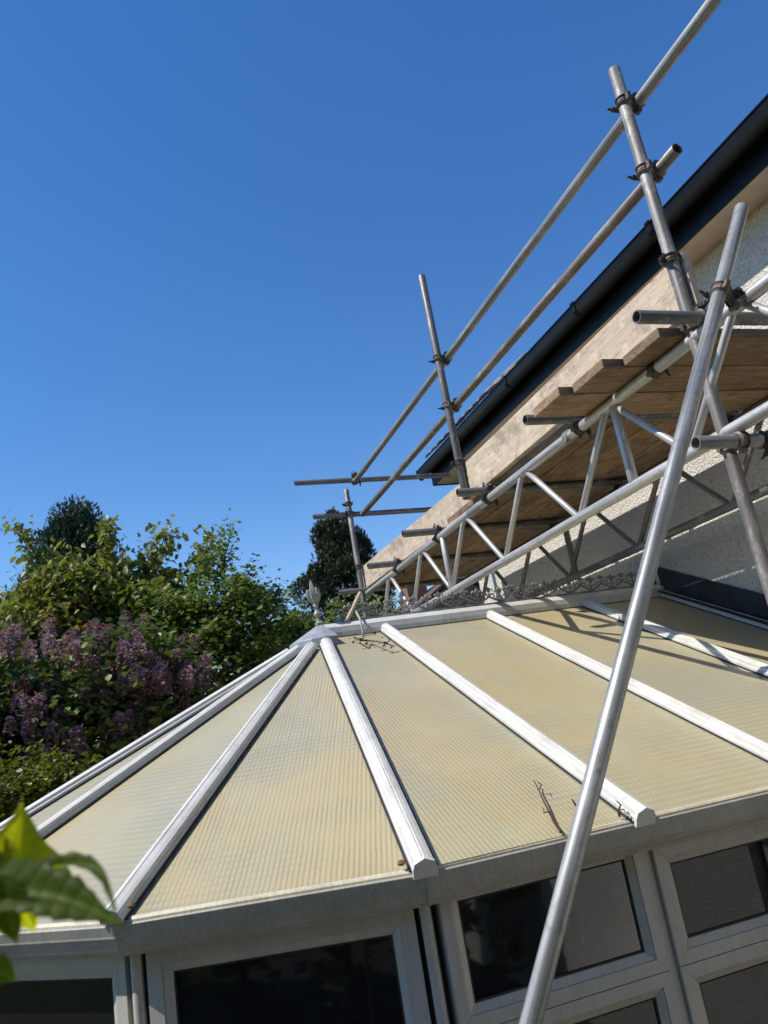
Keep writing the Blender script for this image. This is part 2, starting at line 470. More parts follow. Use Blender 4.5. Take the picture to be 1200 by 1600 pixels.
M['bigleaf'] = mat_bigleaf('broad_leaf', (0.10, 0.145, 0.025), (0.06, 0.10, 0.02))
M['bigleaf_lime'] = mat_bigleaf('backlit_broad_leaf', (0.36, 0.38, 0.025), (0.22, 0.26, 0.018))  # backlight put into a brighter, yellower copy of the leaf colour

def mat_ground():
    t = NT('garden_grass'); co = t.coord('Object')
    n1 = t.noise(0.8, 5, 0.6, co); n2 = t.noise(18, 5, 0.7, co)
    c = t.mix(n1, (0.035, 0.055, 0.015), (0.07, 0.085, 0.03))
    c = t.mix(t.ramp(n2, [(0.4, 0), (0.7, 0.7)]), c, (0.02, 0.03, 0.008))
    return t.done(t.bsdf(c, 0.95, 0, t.bump(n2, 0.6, 0.05), 0.1).outputs[0])
M['grass'] = mat_ground()

def mat_paving():
    t = NT('patio_concrete'); co = t.coord('Object'); n = t.noise(14, 5, 0.7, co)
    c = t.mix(n, (0.045, 0.043, 0.038), (0.085, 0.08, 0.07))
    return t.done(t.bsdf(c, 0.9, 0, t.bump(n, 0.4, 0.01), 0.2).outputs[0])
M['paving'] = mat_paving()

# ------------------------------------------------------------------ ground
GZ = -2.5
g = MB().add([(-300, -300, GZ), (300, -300, GZ), (300, 300, GZ), (-300, 300, GZ)], [(0, 1, 2, 3)])
tag(put('ground', g.mesh('ground', M['grass'])), kind='structure')
g = MB().add([(-4.5, -6.0, GZ + .004), (3.37, -6.0, GZ + .004), (3.37, 8.4, GZ + .004), (-4.5, 8.4, GZ + .004)], [(0, 1, 2, 3)])
tag(put('patio', g.mesh('patio', M['paving'])), kind='structure')

# ------------------------------------------------------------------ house
XW = 3.37
house = empty('house', (XW + 2.5, 1.0, GZ), 'pebbledashed house with black eaves gutter behind the scaffold', 'house')
mb = MB()
Y0, Y1 = -7.0, 6.95
mb.span((XW, Y0, GZ), (XW + 0.28, Y1, 2.37))
mb.span((XW + 0.281, Y1 - 0.28, GZ), (XW + 6.0, Y1 - .001, 2.37))
mb.span((XW + 0.281, Y0 + .001, GZ), (XW + 6.0, Y0 + 0.28, 2.37))
mb.span((XW + 6.001, Y0, GZ), (XW + 6.28, Y1, 2.37))
put('wall', mb.mesh('house_wall', M['render']), house)
EX = 3.155        # outer edge of the soffit
put('soffit', MB().span((EX, Y0, 2.355), (XW + 0.05, Y1 + .12, 2.372)).mesh('soffit', M['soffit'], bevel=.002), house)
fas = put('fascia', MB().span((EX - 0.018, Y0, 2.345), (EX - .001, Y1 + .14, 2.545)).mesh('fascia', M['black'], bevel=.002), house)
put('eaves_end_board', MB().span((EX, Y1 + .121, 2.345), (XW + .3, Y1 + .139, 2.60)).mesh('eaves_end', M['black'], bevel=.002), house)
# gutter: square-ish trough with a rolled front lip
gp = [(0.0, 0.0), (-0.055, -0.088), (-0.085, -0.088), (-0.108, -0.045), (-0.110, 0.004), (-0.116, 0.004), (-0.116, 0.012), (-0.106, 0.012),
      (-0.103, -0.043), (-0.082, -0.082), (-0.057, -0.082), (-0.006, 0.0)]
gx = EX - 0.02
gut = put('gutter', MB().prism(gp, (gx, Y0, 2.545), (gx, Y1 + .22, 2.535), (1, 0, 0), (0, 0, 1)).mesh('gutter', M['black'], True, 0, .5), house)
endp = [(0.002, 0.006), (-0.055, -0.092), (-0.087, -0.092), (-0.112, -0.046), (-0.118, 0.016)]
put('gutter_stop_end', MB().prism(endp, (gx, Y1 + .221, 2.535), (gx, Y1 + .235, 2.535), (1, 0, 0), (0, 0, 1)).mesh('stop_end', M['black']), gut)
clipp = [(0.0, 0.010), (-0.056, -0.094), (-0.088, -0.094), (-0.114, -0.046), (-0.116, 0.002), (-0.123, 0.003), (-0.124, 0.020), (-0.104, 0.018)]
clip_me = MB().prism(clipp, (0, -.02, 0), (0, .02, 0), (1, 0, 0), (0, 0, 1)).mesh('union_clip', M['black'], bevel=.0015)
for yy in (1.18, 2.15, 3.13, 3.98, 5.05, 6.1):
    put('union_clip', clip_me, gut, Matrix.Translation((gx, yy, 2.545 - (yy + 7) * .0007)))
# roof slopes and the two lowest tile courses, tile by tile
PT = R(38)
us = V(math.cos(PT), 0, math.sin(PT))
ridge_x = XW + 3.14
rl = (ridge_x - 3.12) / math.cos(PT)
rf = MB()
zr0 = 2.585
rf.prism([(0, 0), (rl, 0), (rl, -.03), (0, -.03)], (3.16, Y0 - .1, zr0), (3.16, Y1 + .13, zr0), us, (-math.sin(PT), 0, math.cos(PT)))
us2 = V(-math.cos(PT), 0, math.sin(PT))
rf.prism([(0, 0), (rl - .05, 0), (rl - .05, -.03), (0, -.03)], (2 * ridge_x - 3.16, Y0 - .1, zr0), (2 * ridge_x - 3.16, Y1 + .13, zr0), us2, (math.sin(PT), 0, math.cos(PT)))
roof = put('roof', rf.mesh('roof', M['tile']), house)
tile_me = MB().prism([(-0.085, 0), (-0.05, .006), (0, .010), (0.05, .006), (0.083, 0), (0.083, -.014), (-0.085, -.014)], (0, 0, 0), us * 0.30, (0, 1, 0),
                     us.cross(V(0, 1, 0))).mesh('roof_tile', M['tile'], bevel=.002)
yy = 1.6; i = 0
while yy < Y1 + .08:
    for row in (0, 1):
        far = max(-.8, min(1.0, (yy - 5.1) / .5))
        p = V(3.115 - .035 * far, yy + .085 * row, 2.590 + .030 * far) + us * (0.22 * row) + V(-.6, 0, .8) * (.012 + .01 * row)
        m = Matrix.Translation(p + V(rnd.uniform(-.008, .004), 0, rnd.uniform(-.002, .008))) @ Matrix.Rotation(rnd.uniform(-.02, .02), 4, 'Z')
        put('roof_tile', tile_me, roof, m)
    yy += .172; i += 1
# dark lead flashing where the glazed roof meets the wall
YE, YR, ZE = 2.20, 4.29, -0.35
PIT = R(23.9)
TP = math.tan(PIT)
ZR = ZE + (YR - YE) * TP
fl = MB()
for sgn in (-1, 1):
    p = V(XW - .008, YR + sgn * .03, ZR + .02); q = V(XW - .008, YR + sgn * 2.25, ZR + .02 - 2.22 * TP)
    d = (q - p).normalized()
    fl.prism([(-.007, -0.02), (.006, -0.02), (.006, .15), (-.007, .16)], p, q, (1, 0, 0), (0, 0, 1))
    fl.prism([(-.07, 0.0), (-.008, 0.0), (-.008, .02), (-.07, .006)], p + V(0, 0, .0), q, (1, 0, 0), (0, 0, 1))
put('lead_flashing', fl.mesh('flashing', M['flashing'], bevel=.001), house)

# ------------------------------------------------------------------ conservatory
cons = empty('conservatory', (1.6, YR, GZ), 'white conservatory with yellowed polycarbonate roof and faceted bay end', 'conservatory')
APX = V(1.06, YR, ZR)
RAD = 2.10
ANG = [9, 32, 56.5, 80, 100, 123.5, 148, 171]
def corner(a, r=RAD, z=ZE):
    return V(APX.x - r * math.sin(R(a)), APX.y - r * math.cos(R(a)), z)
CORN = [corner(a) for a in ANG]
DOWN = -1

def sheet(name, poly, udir, vdir, th=0.016):
    """one polycarbonate sheet: polygon of world points, uv in metres across and down the flutes"""
    me = bpy.data.meshes.new(name)
    nrm = (poly[1] - poly[0]).cross(poly[2] - poly[0]).normalized()
    if nrm.z < 0: nrm = -nrm
    n = len(poly)
    vs = list(poly) + [p - nrm * th for p in poly]
    fs = [tuple(range(n)), tuple(range(2 * n - 1, n - 1, -1))] + [(i, i + n, (i + 1) % n + n, (i + 1) % n) for i in range(n)]
    me.from_pydata([tuple(p) for p in vs], [], fs)
    uvl = me.uv_layers.new(name='sheet')
    for lp in me.loops:
        p = Vector(me.vertices[lp.vertex_index].co)
        uvl.data[lp.index].uv = (p.dot(udir), p.dot(vdir))
    bm = bmesh.new(); bm.from_mesh(me); bmesh.ops.recalc_face_normals(bm, faces=bm.faces); bm.to_mesh(me); bm.free()
    me.materials.append(M['poly'])
    return me

XB = [1.42, 2.087, 2.75, 3.325]
vfront = V(0, -math.cos(PIT), -math.sin(PIT)); vback = V(0, math.cos(PIT), -math.sin(PIT))
OV = 0.03     # the sheets lap the eaves beam a little
def eave_pt(x, sgn, off=OV):
    return V(x, YR + sgn * (YR - YE + off), ZE - off * TP)
for sgn in (-1, 1):
    vd = vfront if sgn < 0 else vback
    c0 = CORN[0] if sgn < 0 else CORN[-1]
    e0 = eave_pt(c0.x - .004, sgn)
    edges = [None] + XB
    xs_bot = [e0.x] + XB; xs_top = [APX.x] + XB
    for k in range(4):
        poly = [V(xs_top[k], YR, ZR), V(xs_top[k + 1], YR, ZR), eave_pt(xs_bot[k + 1], sgn), eave_pt(xs_bot[k], sgn)]
        put('roof_panel', sheet('roof_panel', poly, V(1, 0, 0), vd), cons)
for k in range(len(ANG) - 1):
    a, b = ANG[k], ANG[k + 1]
    mid = (a + b) / 2
    rr = RAD + OV
    pa, pb = corner(a, rr, ZE - OV * TP), corner(b, rr, ZE - OV * TP)
    ud = (pb - pa).normalized(); vd = ((pa + pb) / 2 - APX).normalized()
    put('roof_panel', sheet('roof_panel', [APX.copy(), pa, pb], ud, vd), cons)

# glazing bars: capped profile, a peaked end cap and the black gasket under both flanges
prof = [(-.033, .004), (-.033, .016), (-.029, .019), (-.027, .033), (-.016, .039), (-.0035, .0435), (-.0025, .040), (.0025, .040), (.0035, .0435), (.016, .039),
        (.027, .033), (.029, .019), (.033, .016), (.033, .004)]
capp = [(-.0335, -.010), (-.0335, .017), (-.0285, .034), (0, .047), (.0285, .034), (.0335, .017), (.0335, -.010)]
gask = [(-.041, .0005), (-.041, .005), (.041, .005), (.041, .0005)]
def glazing_bar(p, q, cap=True, wide=1.0, dirty=True):
    p = Vector(p); q = Vector(q)
    d = (q - p).normalized(); side = d.cross(V(0, 0, 1)).normalized(); up = side.cross(d).normalized()
    mt = M['upvc_dirty'] if dirty else M['upvc']
    f = frame_matrix(p, d, side)
    L = (q - p).length
    w = [(a * wide, b) for a, b in prof]
    me = MB().prism(w, (0, 0, 0), (0, 0, L), (1, 0, 0), (0, -1, 0)).mesh('glazing_bar', mt)
    if (f.to_3x3() @ V(0, -1, 0)).z < 0:
        f = frame_matrix(p, d, -side)
    o = put('glazing_bar', me, cons, f)
    put('gasket', MB().prism([(a * wide, b) for a, b in gask], (0, 0, .02), (0, 0, L - .012), (1, 0, 0), (0, -1, 0)).mesh('gasket', M['gasket']), o, f)
    if cap:
        put('end_cap', MB().prism([(a * wide, b) for a, b in capp], (0, 0, L + .0005), (0, 0, L + .012), (1, 0, 0), (0, -1, 0)).mesh('end_cap', M['upvc'], bevel=.0015), o, f)
    return o
for sgn in (-1, 1):
    for x in XB[:-1]:
        glazing_bar(V(x, YR + sgn * .035, ZR - .035 * TP), eave_pt(x, sgn, .047))
    glazing_bar(V(XB[3], YR + sgn * .035, ZR - .035 * TP), eave_pt(XB[3], sgn, .047), True, .7)
for k, a in enumerate(ANG):
    e = corner(a, RAD + .050, ZE - .050 * TP)
    s_ = APX + (e - APX) * (.095 if 0 < k < 7 else .075)
    o = glazing_bar(s_, e, cap=(k != 1))

# ridge: peaked capping with an upstand on both sides
rp = [(-.066, -.036), (-.066, -.012), (-.060, .020), (-.030, .044), (0, .052), (.030, .044), (.060, .020), (.066, -.012), (.066, -.036), (.05, -.03), (-.05, -.03)]
put('ridge_capping', MB().prism(rp, (APX.x - .01, YR, ZR + .012), (XW - .016, YR, ZR + .012), (0, 1, 0), (0, 0, 1)).mesh('ridge_capping', M['upvc_dirty'], bevel=.002), cons)
# hub: faceted grey cover over the heads of the hips
hb = MB()
ring = [V(APX.x - .19 * math.sin(R(a)), YR - .19 * math.cos(R(a)), ZR - .19 * TP + .054) for a in [-12] + ANG + [192]]
ring2 = [p + V(0, 0, -.045) for p in ring]
n = len(ring)
hb.add([APX + V(0.0, 0, .072)] + ring + ring2, [(0, i + 1, i + 2) for i in range(n - 1)] + [(i + 1, n + i + 1, n + i + 2, i + 2) for i in range(n - 1)])
hub = put('hub_cover', hb.mesh('hub_cover', M['lead'], bevel=.004), cons)

# cresting: scroll arcs carrying small fleur-de-lis, a run of moulded lengths along the ridge
def fleur(mb, m, s=1.0):
    def P(x, z): return m @ V(x * s, 0, z * s)
    mb.path([P(0, 0), P(0, .035), P(0, .052)], [.0045 * s, .004 * s, .0035 * s], 5)
    mb.path([P(0, .040), P(-.006, .054), P(0, .074)], [.004 * s, .008 * s, .001 * s], 6)
    mb.path([P(0, .040), P(.006, .054), P(0, .074)], [.004 * s, .008 * s, .001 * s], 6)
    for sg in (-1, 1):
        mb.path([P(0, .038), P(.012 * sg, .052), P(.024 * sg, .056), P(.029 * sg, .048), P(.025 * sg, .041)], [.004 * s, .0055 * s, .0055 * s, .0045 * s, .003 * s], 5)
    mb.path([P(-.011, .040), P(.011, .040)], .0045 * s, 5)
cr = MB()
W_ = .135
cr.box((0, 0, .006), (W_, .014, .012))
pts = [V(-W_ / 2 + W_ * k / 8, 0, .018 + .032 * (abs(k - 4) / 4.0) ** 1.7) for k in range(9)]
cr.path(pts, .0052, 5)
for sg in (-1, 1):
    cr.path([V(sg * (W_ / 2 - .002), 0, .047), V(sg * (W_ / 2 - .016), 0, .060), V(sg * (W_ / 2 - .032), 0, .056), V(sg * (W_ / 2 - .034), 0, .044), V(sg * (W_ / 2 - .025), 0, .040)], [.005, .005, .0045, .004, .003], 5)
    cr.path([V(sg * .012, 0, .012), V(sg * .030, 0, .034), V(sg * .018, 0, .046), V(sg * .006, 0, .036)], [.0045, .004, .0035, .003], 5)
fleur(cr, Matrix.Translation((0, 0, .022)), 1.0)
fleur(cr, Matrix.Translation((W_ / 2, 0, .040)), 0.8)
cr_me = cr.mesh('cresting', M['cresting'], True)
x = APX.x + .18
while x < XW - .12:
    m = Matrix.Translation((x, YR, ZR + .060)) @ Matrix.Rotation(rnd.uniform(-.12, .12), 4, 'X') @ Matrix.Rotation(rnd.uniform(-.05, .05), 4, 'Y') @ Matrix.Scale(1.18, 4)
    put('cresting', cr_me, cons, m)
    x += W_ * 1.18 + .002
# finial over the hub
fi = MB()
fi.lathe([(.0, 0), (.034, 0), (.036, .012), (.018, .022), (.014, .045), (.024, .055), (.028, .068), (.020, .082), (.011, .092), (.013, .105), (.022, .114), (.020, .126), (.008, .136), (0, .138)], 12)
for k in range(6):
    a = k * math.pi / 3
    dx, dy = math.cos(a), math.sin(a)
    fi.path([V(dx * .006, dy * .006, .125), V(dx * .030, dy * .030, .150), V(dx * .044, dy * .044, .185), V(dx * .040, dy * .040, .215), V(dx * .030, dy * .030, .222)], [.006, .011, .012, .008, .003], 6)
for k in range(4):
    a = k * math.pi / 2 + .4
    fi.path([V(0, 0, .12), V(.014 * math.cos(a), .014 * math.sin(a), .19), V(.006 * math.cos(a), .006 * math.sin(a), .245), V(0, 0, .28)], [.008, .014, .010, .001], 6)
fin = put('finial', fi.mesh('finial', M['finial'], True), cons, Matrix.Translation((APX.x - .005, YR, ZR + .062)) @ Matrix.Rotation(R(-4), 4, 'Y') @ Matrix.Diagonal((.78, .78, .95, 1)))

# eaves beam and gutter per facet
def prism_mitre(mb, prof, p, q, out, tp, tq):
    """profile (outward, up) between two mitred ends; tp/tq = tangent of the mitre at either end"""
    p = Vector(p); q = Vector(q); d = (q - p).normalized(); out = Vector(out)
    n = len(prof)
    vs = [p + out * a + V(0, 0, b) - d * (a * tp) for a, b in prof] + [q + out * a + V(0, 0, b) + d * (a * tq) for a, b in prof]
    fs = [(i, (i + 1) % n, n + (i + 1) % n, n + i) for i in range(n)] + [tuple(range(n))[::-1], tuple(range(n, 2 * n))]
    mb.add(vs, fs)
lipp = [(.0335, -.0240), (.0425, -.0240), (.0425, -.0185), (.038, -.0125), (.0335, -.0105)]
gutp = [(-.05, -.0245), (.044, -.0245), (.0495, -.028), (.0415, -.054), (.041, -.060), (.037, -.064), (.024, -.094), (.018, -.102), (.010, -.104), (.006, -.114), (-.05, -.114)]
gutp_front = [(-.05, -.0245), (.044, -.0245), (.0485, -.028), (.042, -.056), (.036, -.078), (.026, -.096), (.018, -.104), (.014, -.112), (-.05, -.112)]
def eaves(p, q, out, tp, tq, front):
    p = Vector(p); q = Vector(q)
    mb = MB(); prism_mitre(mb, lipp, p, q, out, tp, tq)
    put('sheet_closer', mb.mesh('sheet_closer', M['cream'] if 'cream' in M else M['upvc']), cons)
    mb = MB(); prism_mitre(mb, gutp_front if front else gutp, p, q, out, tp, tq)
    put('eaves_gutter', mb.mesh('eaves_gutter', M['upvc_gutter'], bevel=.002), cons)
M['upvc_gutter'] = mat_upvc('grey_gutter_upvc', (0.46, 0.44, 0.385), (0.28, 0.26, 0.21), 0.6)  # greyer base than the white bars, with random dirt mottling
M['cream'] = mat_upvc('yellowed_white_upvc', (0.74, 0.68, 0.52), (0.45, 0.38, 0.25), 0.6)
pts = [V(XW - .01, YE, ZE)] + CORN + [V(XW - .01, 2 * YR - YE, ZE)]
# the front corner hits the eaves line of the straight side
pts[1] = V(CORN[0].x, YE + .012, ZE); pts[-2] = V(CORN[-1].x, 2 * YR - YE - .012, ZE)
outs = []
for i in range(len(pts) - 1):
    d = (pts[i + 1] - pts[i]).normalized(); outs.append(V(d.y, -d.x, 0) * (1 if V(d.y, -d.x, 0).dot((pts[i] + pts[i + 1]) / 2 - V(2.4, YR, 0)) > 0 else -1))
def half(o1, o2): return math.tan(0.5 * math.acos(max(-1, min(1, o1.dot(o2)))))
for i in range(len(pts) - 1):
    tp = 0 if i == 0 else half(outs[i - 1], outs[i]); tq = 0 if i == len(pts) - 2 else half(outs[i], outs[i + 1])
    eaves(pts[i], pts[i + 1], outs[i], tp, tq, i in (0, len(pts) - 2))

# window walls
SILL = GZ + .62
HEAD = -0.464
def window(o, t, outv, s0, s1, z0, z1, fw=.052, sash=True, name='window', deep=.06):
    """frame of four mitred profiles with glazing bead, and the pane; o + t*s + z"""
    o = Vector(o); t = Vector(t); outv = Vector(outv)
    def P(s, z, d): return V(o.x, o.y, 0) + t * s + outv * d + V(0, 0, z)
    mb = MB()
    def ring(i0, i1, d0, d1):
        A = [(s0 + i0, z0 + i0), (s1 - i0, z0 + i0), (s1 - i0, z1 - i0), (s0 + i0, z1 - i0)]
        B = [(s0 + i1, z0 + i1), (s1 - i1, z0 + i1), (s1 - i1, z1 - i1), (s0 + i1, z1 - i1)]
        for k in range(4):
            k2 = (k + 1) % 4
            vs = [P(*A[k], d0), P(*A[k2], d0), P(*B[k2], d1), P(*B[k], d1), P(*A[k], -deep), P(*A[k2], -deep), P(*B[k2], -deep), P(*B[k], -deep)]
            mb.add(vs, [(0, 1, 2, 3), (4, 7, 6, 5), (0, 4, 5, 1), (2, 6, 7, 3), (0, 3, 7, 4), (1, 5, 6, 2)])
    e = .0006
    ring(0, fw * .62, 0, 0)
    ring(fw * .62 + e, fw, -.003, -.016)
    w = put(name, mb.mesh(name, M['upvc_frame'], bevel=.0015), cons)
    gk = MB(); i0, i1 = fw + e, fw + .006
    A = [(s0 + i0, z0 + i0), (s1 - i0, z0 + i0), (s1 - i0, z1 - i0), (s0 + i0, z1 - i0)]
    B = [(s0 + i1, z0 + i1), (s1 - i1, z0 + i1), (s1 - i1, z1 - i1), (s0 + i1, z1 - i1)]
    for k in range(4):
        k2 = (k + 1) % 4
        gk.add([P(*A[k], -.018), P(*A[k2], -.018), P(*B[k2], -.020), P(*B[k], -.020)], [(0, 1, 2, 3)])
    put('glazing_seal', gk.mesh('glazing_seal', M['gasket']), w)
    pa = MB(); z_ = -.024
    pa.add([P(s0 + fw, z0 + fw, z_), P(s1 - fw, z0 + fw, z_), P(s1 - fw, z1 - fw, z_), P(s0 + fw, z1 - fw, z_)], [(0, 1, 2, 3)])
    put('pane', pa.mesh('pane', M['glass']), w)
    return w
M['upvc_frame'] = mat_upvc('upvc_window_frame', (0.54, 0.515, 0.46), (0.38, 0.355, 0.30), 0.5)
INS = .04     # window face behind the eaves line
for sgn in (-1, 1):
    yf = YR + sgn * (YR - YE - INS)
    outv = V(0, sgn, 0); o = V(0, yf, 0); t = V(1, 0, 0)
    if sgn < 0:
        tops = [(.776, 1.448, -.795, HEAD + .042, .058), (1.484, 2.15, -.795, HEAD, .060), (2.186, 2.72, -.795, HEAD, .06), (2.756, 3.33, -.795, HEAD, .06)]
    else:
        tops = [(.776, 1.448, -.795, HEAD, .058), (1.484, 2.15, -.795, HEAD, .060), (2.186, 2.72, -.795, HEAD, .06), (2.756, 3.33, -.795, HEAD, .06)]
    for s0, s1, z0, z1, fw in tops:
        window(o, t, outv, s0, s1, z0, z1, fw, name='top_light')
        window(o, t, outv, s0, s1, SILL, z0 - .002, fw, name='window')
    mb = MB()
    for s0, s1 in ((1.4485, 1.4835), (2.1505, 2.1855), (2.7205, 2.7555)):
        mb.span((s0, yf - sgn * .065, SILL), (s1, yf - sgn * .012, HEAD))
    put('mullion', mb.mesh('mullion', M['upvc_frame'], bevel=.003), cons)
for k in range(len(ANG) - 1):
    a = (ANG[k] + ANG[k + 1]) / 2; hw = (ANG[k + 1] - ANG[k]) / 2
    rr = RAD * math.cos(R(hw)) - INS
    outv = V(-math.sin(R(a)), -math.cos(R(a)), 0); t = V(math.cos(R(a)), -math.sin(R(a)), 0)
    o = V(APX.x, APX.y, 0) + outv * rr
    h = RAD * math.sin(R(hw)) - .042
    window(o, t, outv, -h, h, SILL, HEAD, .068, name='window')
# rounded corner posts between the facets
post = MB().lathe([(.0, SILL), (.017, SILL), (.017, HEAD - .002), (0, HEAD - .002)], 14).mesh('corner_post', M['upvc_frame'], True)
blk = MB().lathe([(.0, SILL), (.034, SILL), (.034, HEAD - .003), (0, HEAD - .003)], 8).mesh('post_core', M['gasket'])
for k, a in enumerate(ANG):
    p = corner(a, RAD - INS - .014, 0)
    o = put('corner_post', post, cons, Matrix.Translation(p))
    p2 = corner(a, RAD - INS - .050, 0)
    put('post_core', blk, o, Matrix.Translation(p2))
# head rail, dwarf wall and floor
def ringwall(name, mat, r_out, y_off, z0, z1, th):
    outer = [V(XW - .012, YR - (YR - YE - y_off), 0)] + [corner(a, RAD - y_off, 0) for a in ANG] + [V(XW - .012, YR + (YR - YE - y_off), 0)]
    inner = [V(XW - .012, YR - (YR - YE - y_off - th), 0)] + [corner(a, RAD - y_off - th, 0) for a in ANG] + [V(XW - .012, YR + (YR - YE - y_off - th), 0)]
    mb = MB(); n = len(outer)
    for i in range(n - 1):
        vs = []
        for z in (z0, z1):
            vs += [V(p.x, p.y, z) for p in (outer[i], outer[i + 1], inner[i + 1], inner[i])]
        mb.add(vs, [(0, 1, 5, 4), (3, 7, 6, 2), (0, 3, 2, 1), (4, 5, 6, 7)])
    return put(name, mb.mesh(name, mat), cons)
ringwall('head_rail', M['upvc_frame'], 0, .052, HEAD + .001, ZE - .02, .07)
ringwall('window_cill', M['upvc_frame'], 0, -.02, SILL - .04, SILL - .001, .16)
ringwall('dwarf_wall', M['brick'], 0, .03, GZ, SILL - .041, .10)
fl = MB(); pf = [V(XW - .02, YE + .2, 0)] + [corner(a, RAD - .16, 0) for a in ANG] + [V(XW - .02, 2 * YR - YE - .2, 0)]
fl.add([V(p.x, p.y, GZ + .02) for p in pf], [tuple(range(len(pf)))])
put('floor', fl.mesh('conservatory_floor', M['floor']), cons)

# ------------------------------------------------------------------ scaffold
scaf = empty('scaffold', (2.05, 4.2, GZ), 'galvanised tube and coupler scaffold with lattice beams over the conservatory', 'scaffold')
RT = 0.02415
def tube_mesh(L, r=RT, wall=.004, n=16, mat=None, smooth=True):
    mb = MB()
    mb.lathe([(r - wall, L), (r - .0008, L), (r, L - .0012), (r, .0012), (r - .0008, 0), (r - wall, 0), (r - wall, L)], n)
    return mb.mesh('tube', mat, True, 0, .6)
def tube(name, p, q, mat='galv', r=RT, parent=None, label=None):
    p = Vector(p); q = Vector(q)
    o = put(name, tube_mesh((q - p).length, r, .004, 18, M[mat]), parent or scaf, frame_matrix(p, q - p))
    if label: o['label'] = label
    return o

# coupler: two hinged saddles at right angles, flap bolts with nuts
def band(mb, m, r=RT, w=.046, th=.008):
    n = 14
    vs = []; fs = []
    for k in range(n):
        a = 2 * math.pi * k / n
        for rr, z in ((r + .0006, -w / 2), (r + th, -w / 2 + .006), (r + th + .002, 0), (r + th, w / 2 - .006), (r + .0006, w / 2)):
            vs.append(m @ V(rr * math.cos(a), rr * math.sin(a), z))
    for k in range(n):
        k2 = (k + 1) % n
        for j in range(4):
            fs.append((k * 5 + j, k2 * 5 + j, k2 * 5 + j + 1, k * 5 + j + 1))
    mb.add(vs, fs)
def coupler_mesh(kind, mat):
    mb = MB()
    # each saddle is a pair of pressed ribs with a thinner web between them
    for dz in (-.014, .014):
        band(mb, Matrix.Translation((0, 0, dz)), RT, .015, .0075)
    band(mb, Matrix.Identity(4), RT, .030, .003)
    if kind == 'double':
        m2 = Matrix.Translation((2 * RT + .012, 0, 0)) @ Matrix.Rotation(math.pi / 2, 4, 'X')
        for dz in (-.014, .014):
            band(mb, m2 @ Matrix.Translation((0, 0, dz)), RT, .015, .0075)
        band(mb, m2, RT, .030, .003)
        mb.box((RT + .006, 0, 0), (.018, .036, .034))
        mb.box((2 * RT + .012, .0, RT + .012), (.018, .030, .016)); mb.box((2 * RT + .012, .0, -RT - .012), (.016, .028, .016))
    mb.box((-.004, RT + .012, 0), (.018, .016, .026)); mb.box((-.004, -RT - .012, 0), (.016, .016, .030))
    return mb.mesh('coupler', mat, bevel=.0012)
def bolt_mesh(mat):
    mb = MB()
    mb.lathe([(0, -.012), (.0055, -.012), (.0055, .050), (0, .050)], 8)
    mb.lathe([(0, .014), (.0105, .014), (.011, .020), (.0105, .028), (0, .029)], 6)
    mb.lathe([(.0, .010), (.013, .010), (.013, .0135), (0, .0135)], 10)
    return mb.mesh('bolt', mat)
CME = {(k, c): coupler_mesh(k, M[c]) for k in ('double', 'single') for c in ('coupler', 'coupler_rust', 'coupler_black', 'galv')}
BME = bolt_mesh(M['coupler'])
def coupler(p, d1, d2=None, mat='coupler', xs=1, roll=0):
    """saddle round the tube through p along d1; the second saddle holds a tube along d2 on the xs side"""
    d1 = Vector(d1).normalized()
    if d2 is not None:
        d2 = Vector(d2); d2 = (d2 - d1 * d2.dot(d1)).normalized()
        x = d2.cross(d1) * xs
        m = frame_matrix(p, d1, x)
    else:
        m = frame_matrix(p, d1) @ Matrix.Rotation(roll, 4, 'Z')
    c = put('coupler', CME[('double' if d2 is not None else 'single', mat)], scaf, m)
    b1 = m @ Matrix.Translation((-.006, RT + .018, 0)) @ Matrix.Rotation(math.pi / 2, 4, 'Y') @ Matrix.Rotation(math.pi, 4, 'X')
    put('bolt', BME, c, b1 @ Matrix.Scale(.9, 4))
    if d2 is not None:
        b2 = m @ Matrix.Translation((2 * RT + .016, .006, RT + .02)) @ Matrix.Rotation(math.pi / 2, 4, 'Y')
        put('bolt', BME, c, b2)
    return c

XS = 2.05
X_ = V(1, 0, 0); Y_ = V(0, 1, 0); Z_ = V(0, 0, 1)
tube('standard', (XS, 2.06, GZ), (XS, 2.06, 2.42), 'galv_pink', label='nearest tall upright tube with worn pinkish paint')
tube('standard', (XS, 4.17, 1.285), (XS, 4.17, 2.86), 'galv_dull', label='middle upright tube standing on the platform edge')
tube('standard', (XS, 6.60, GZ), (XS, 6.60, 2.20), 'galv_dull', label='far upright tube beyond the ridge')
XR = XS + .0605
tube('guard_rail', (XR, 6.52, 2.235), (XR, -0.35, 2.262), 'galv', label='upper guard rail tube running out of the top of the picture')
tube('guard_rail', (XR, 6.42, 1.900), (XR, 1.935, 1.925), 'galv_brown', label='lower guard rail tube ending just past the near upright')
tube('end_rail', (1.59, 6.66, 2.315), (3.14, 6.66, 2.305), 'galv_dull', label='upper end rail across the far end of the platform')
tube('end_rail', (1.72, 6.66, 1.98), (2.95, 6.66, 1.968), 'galv_dull', label='lower end rail across the far end of the platform')
ZTC, ZBC = 1.186, 0.806
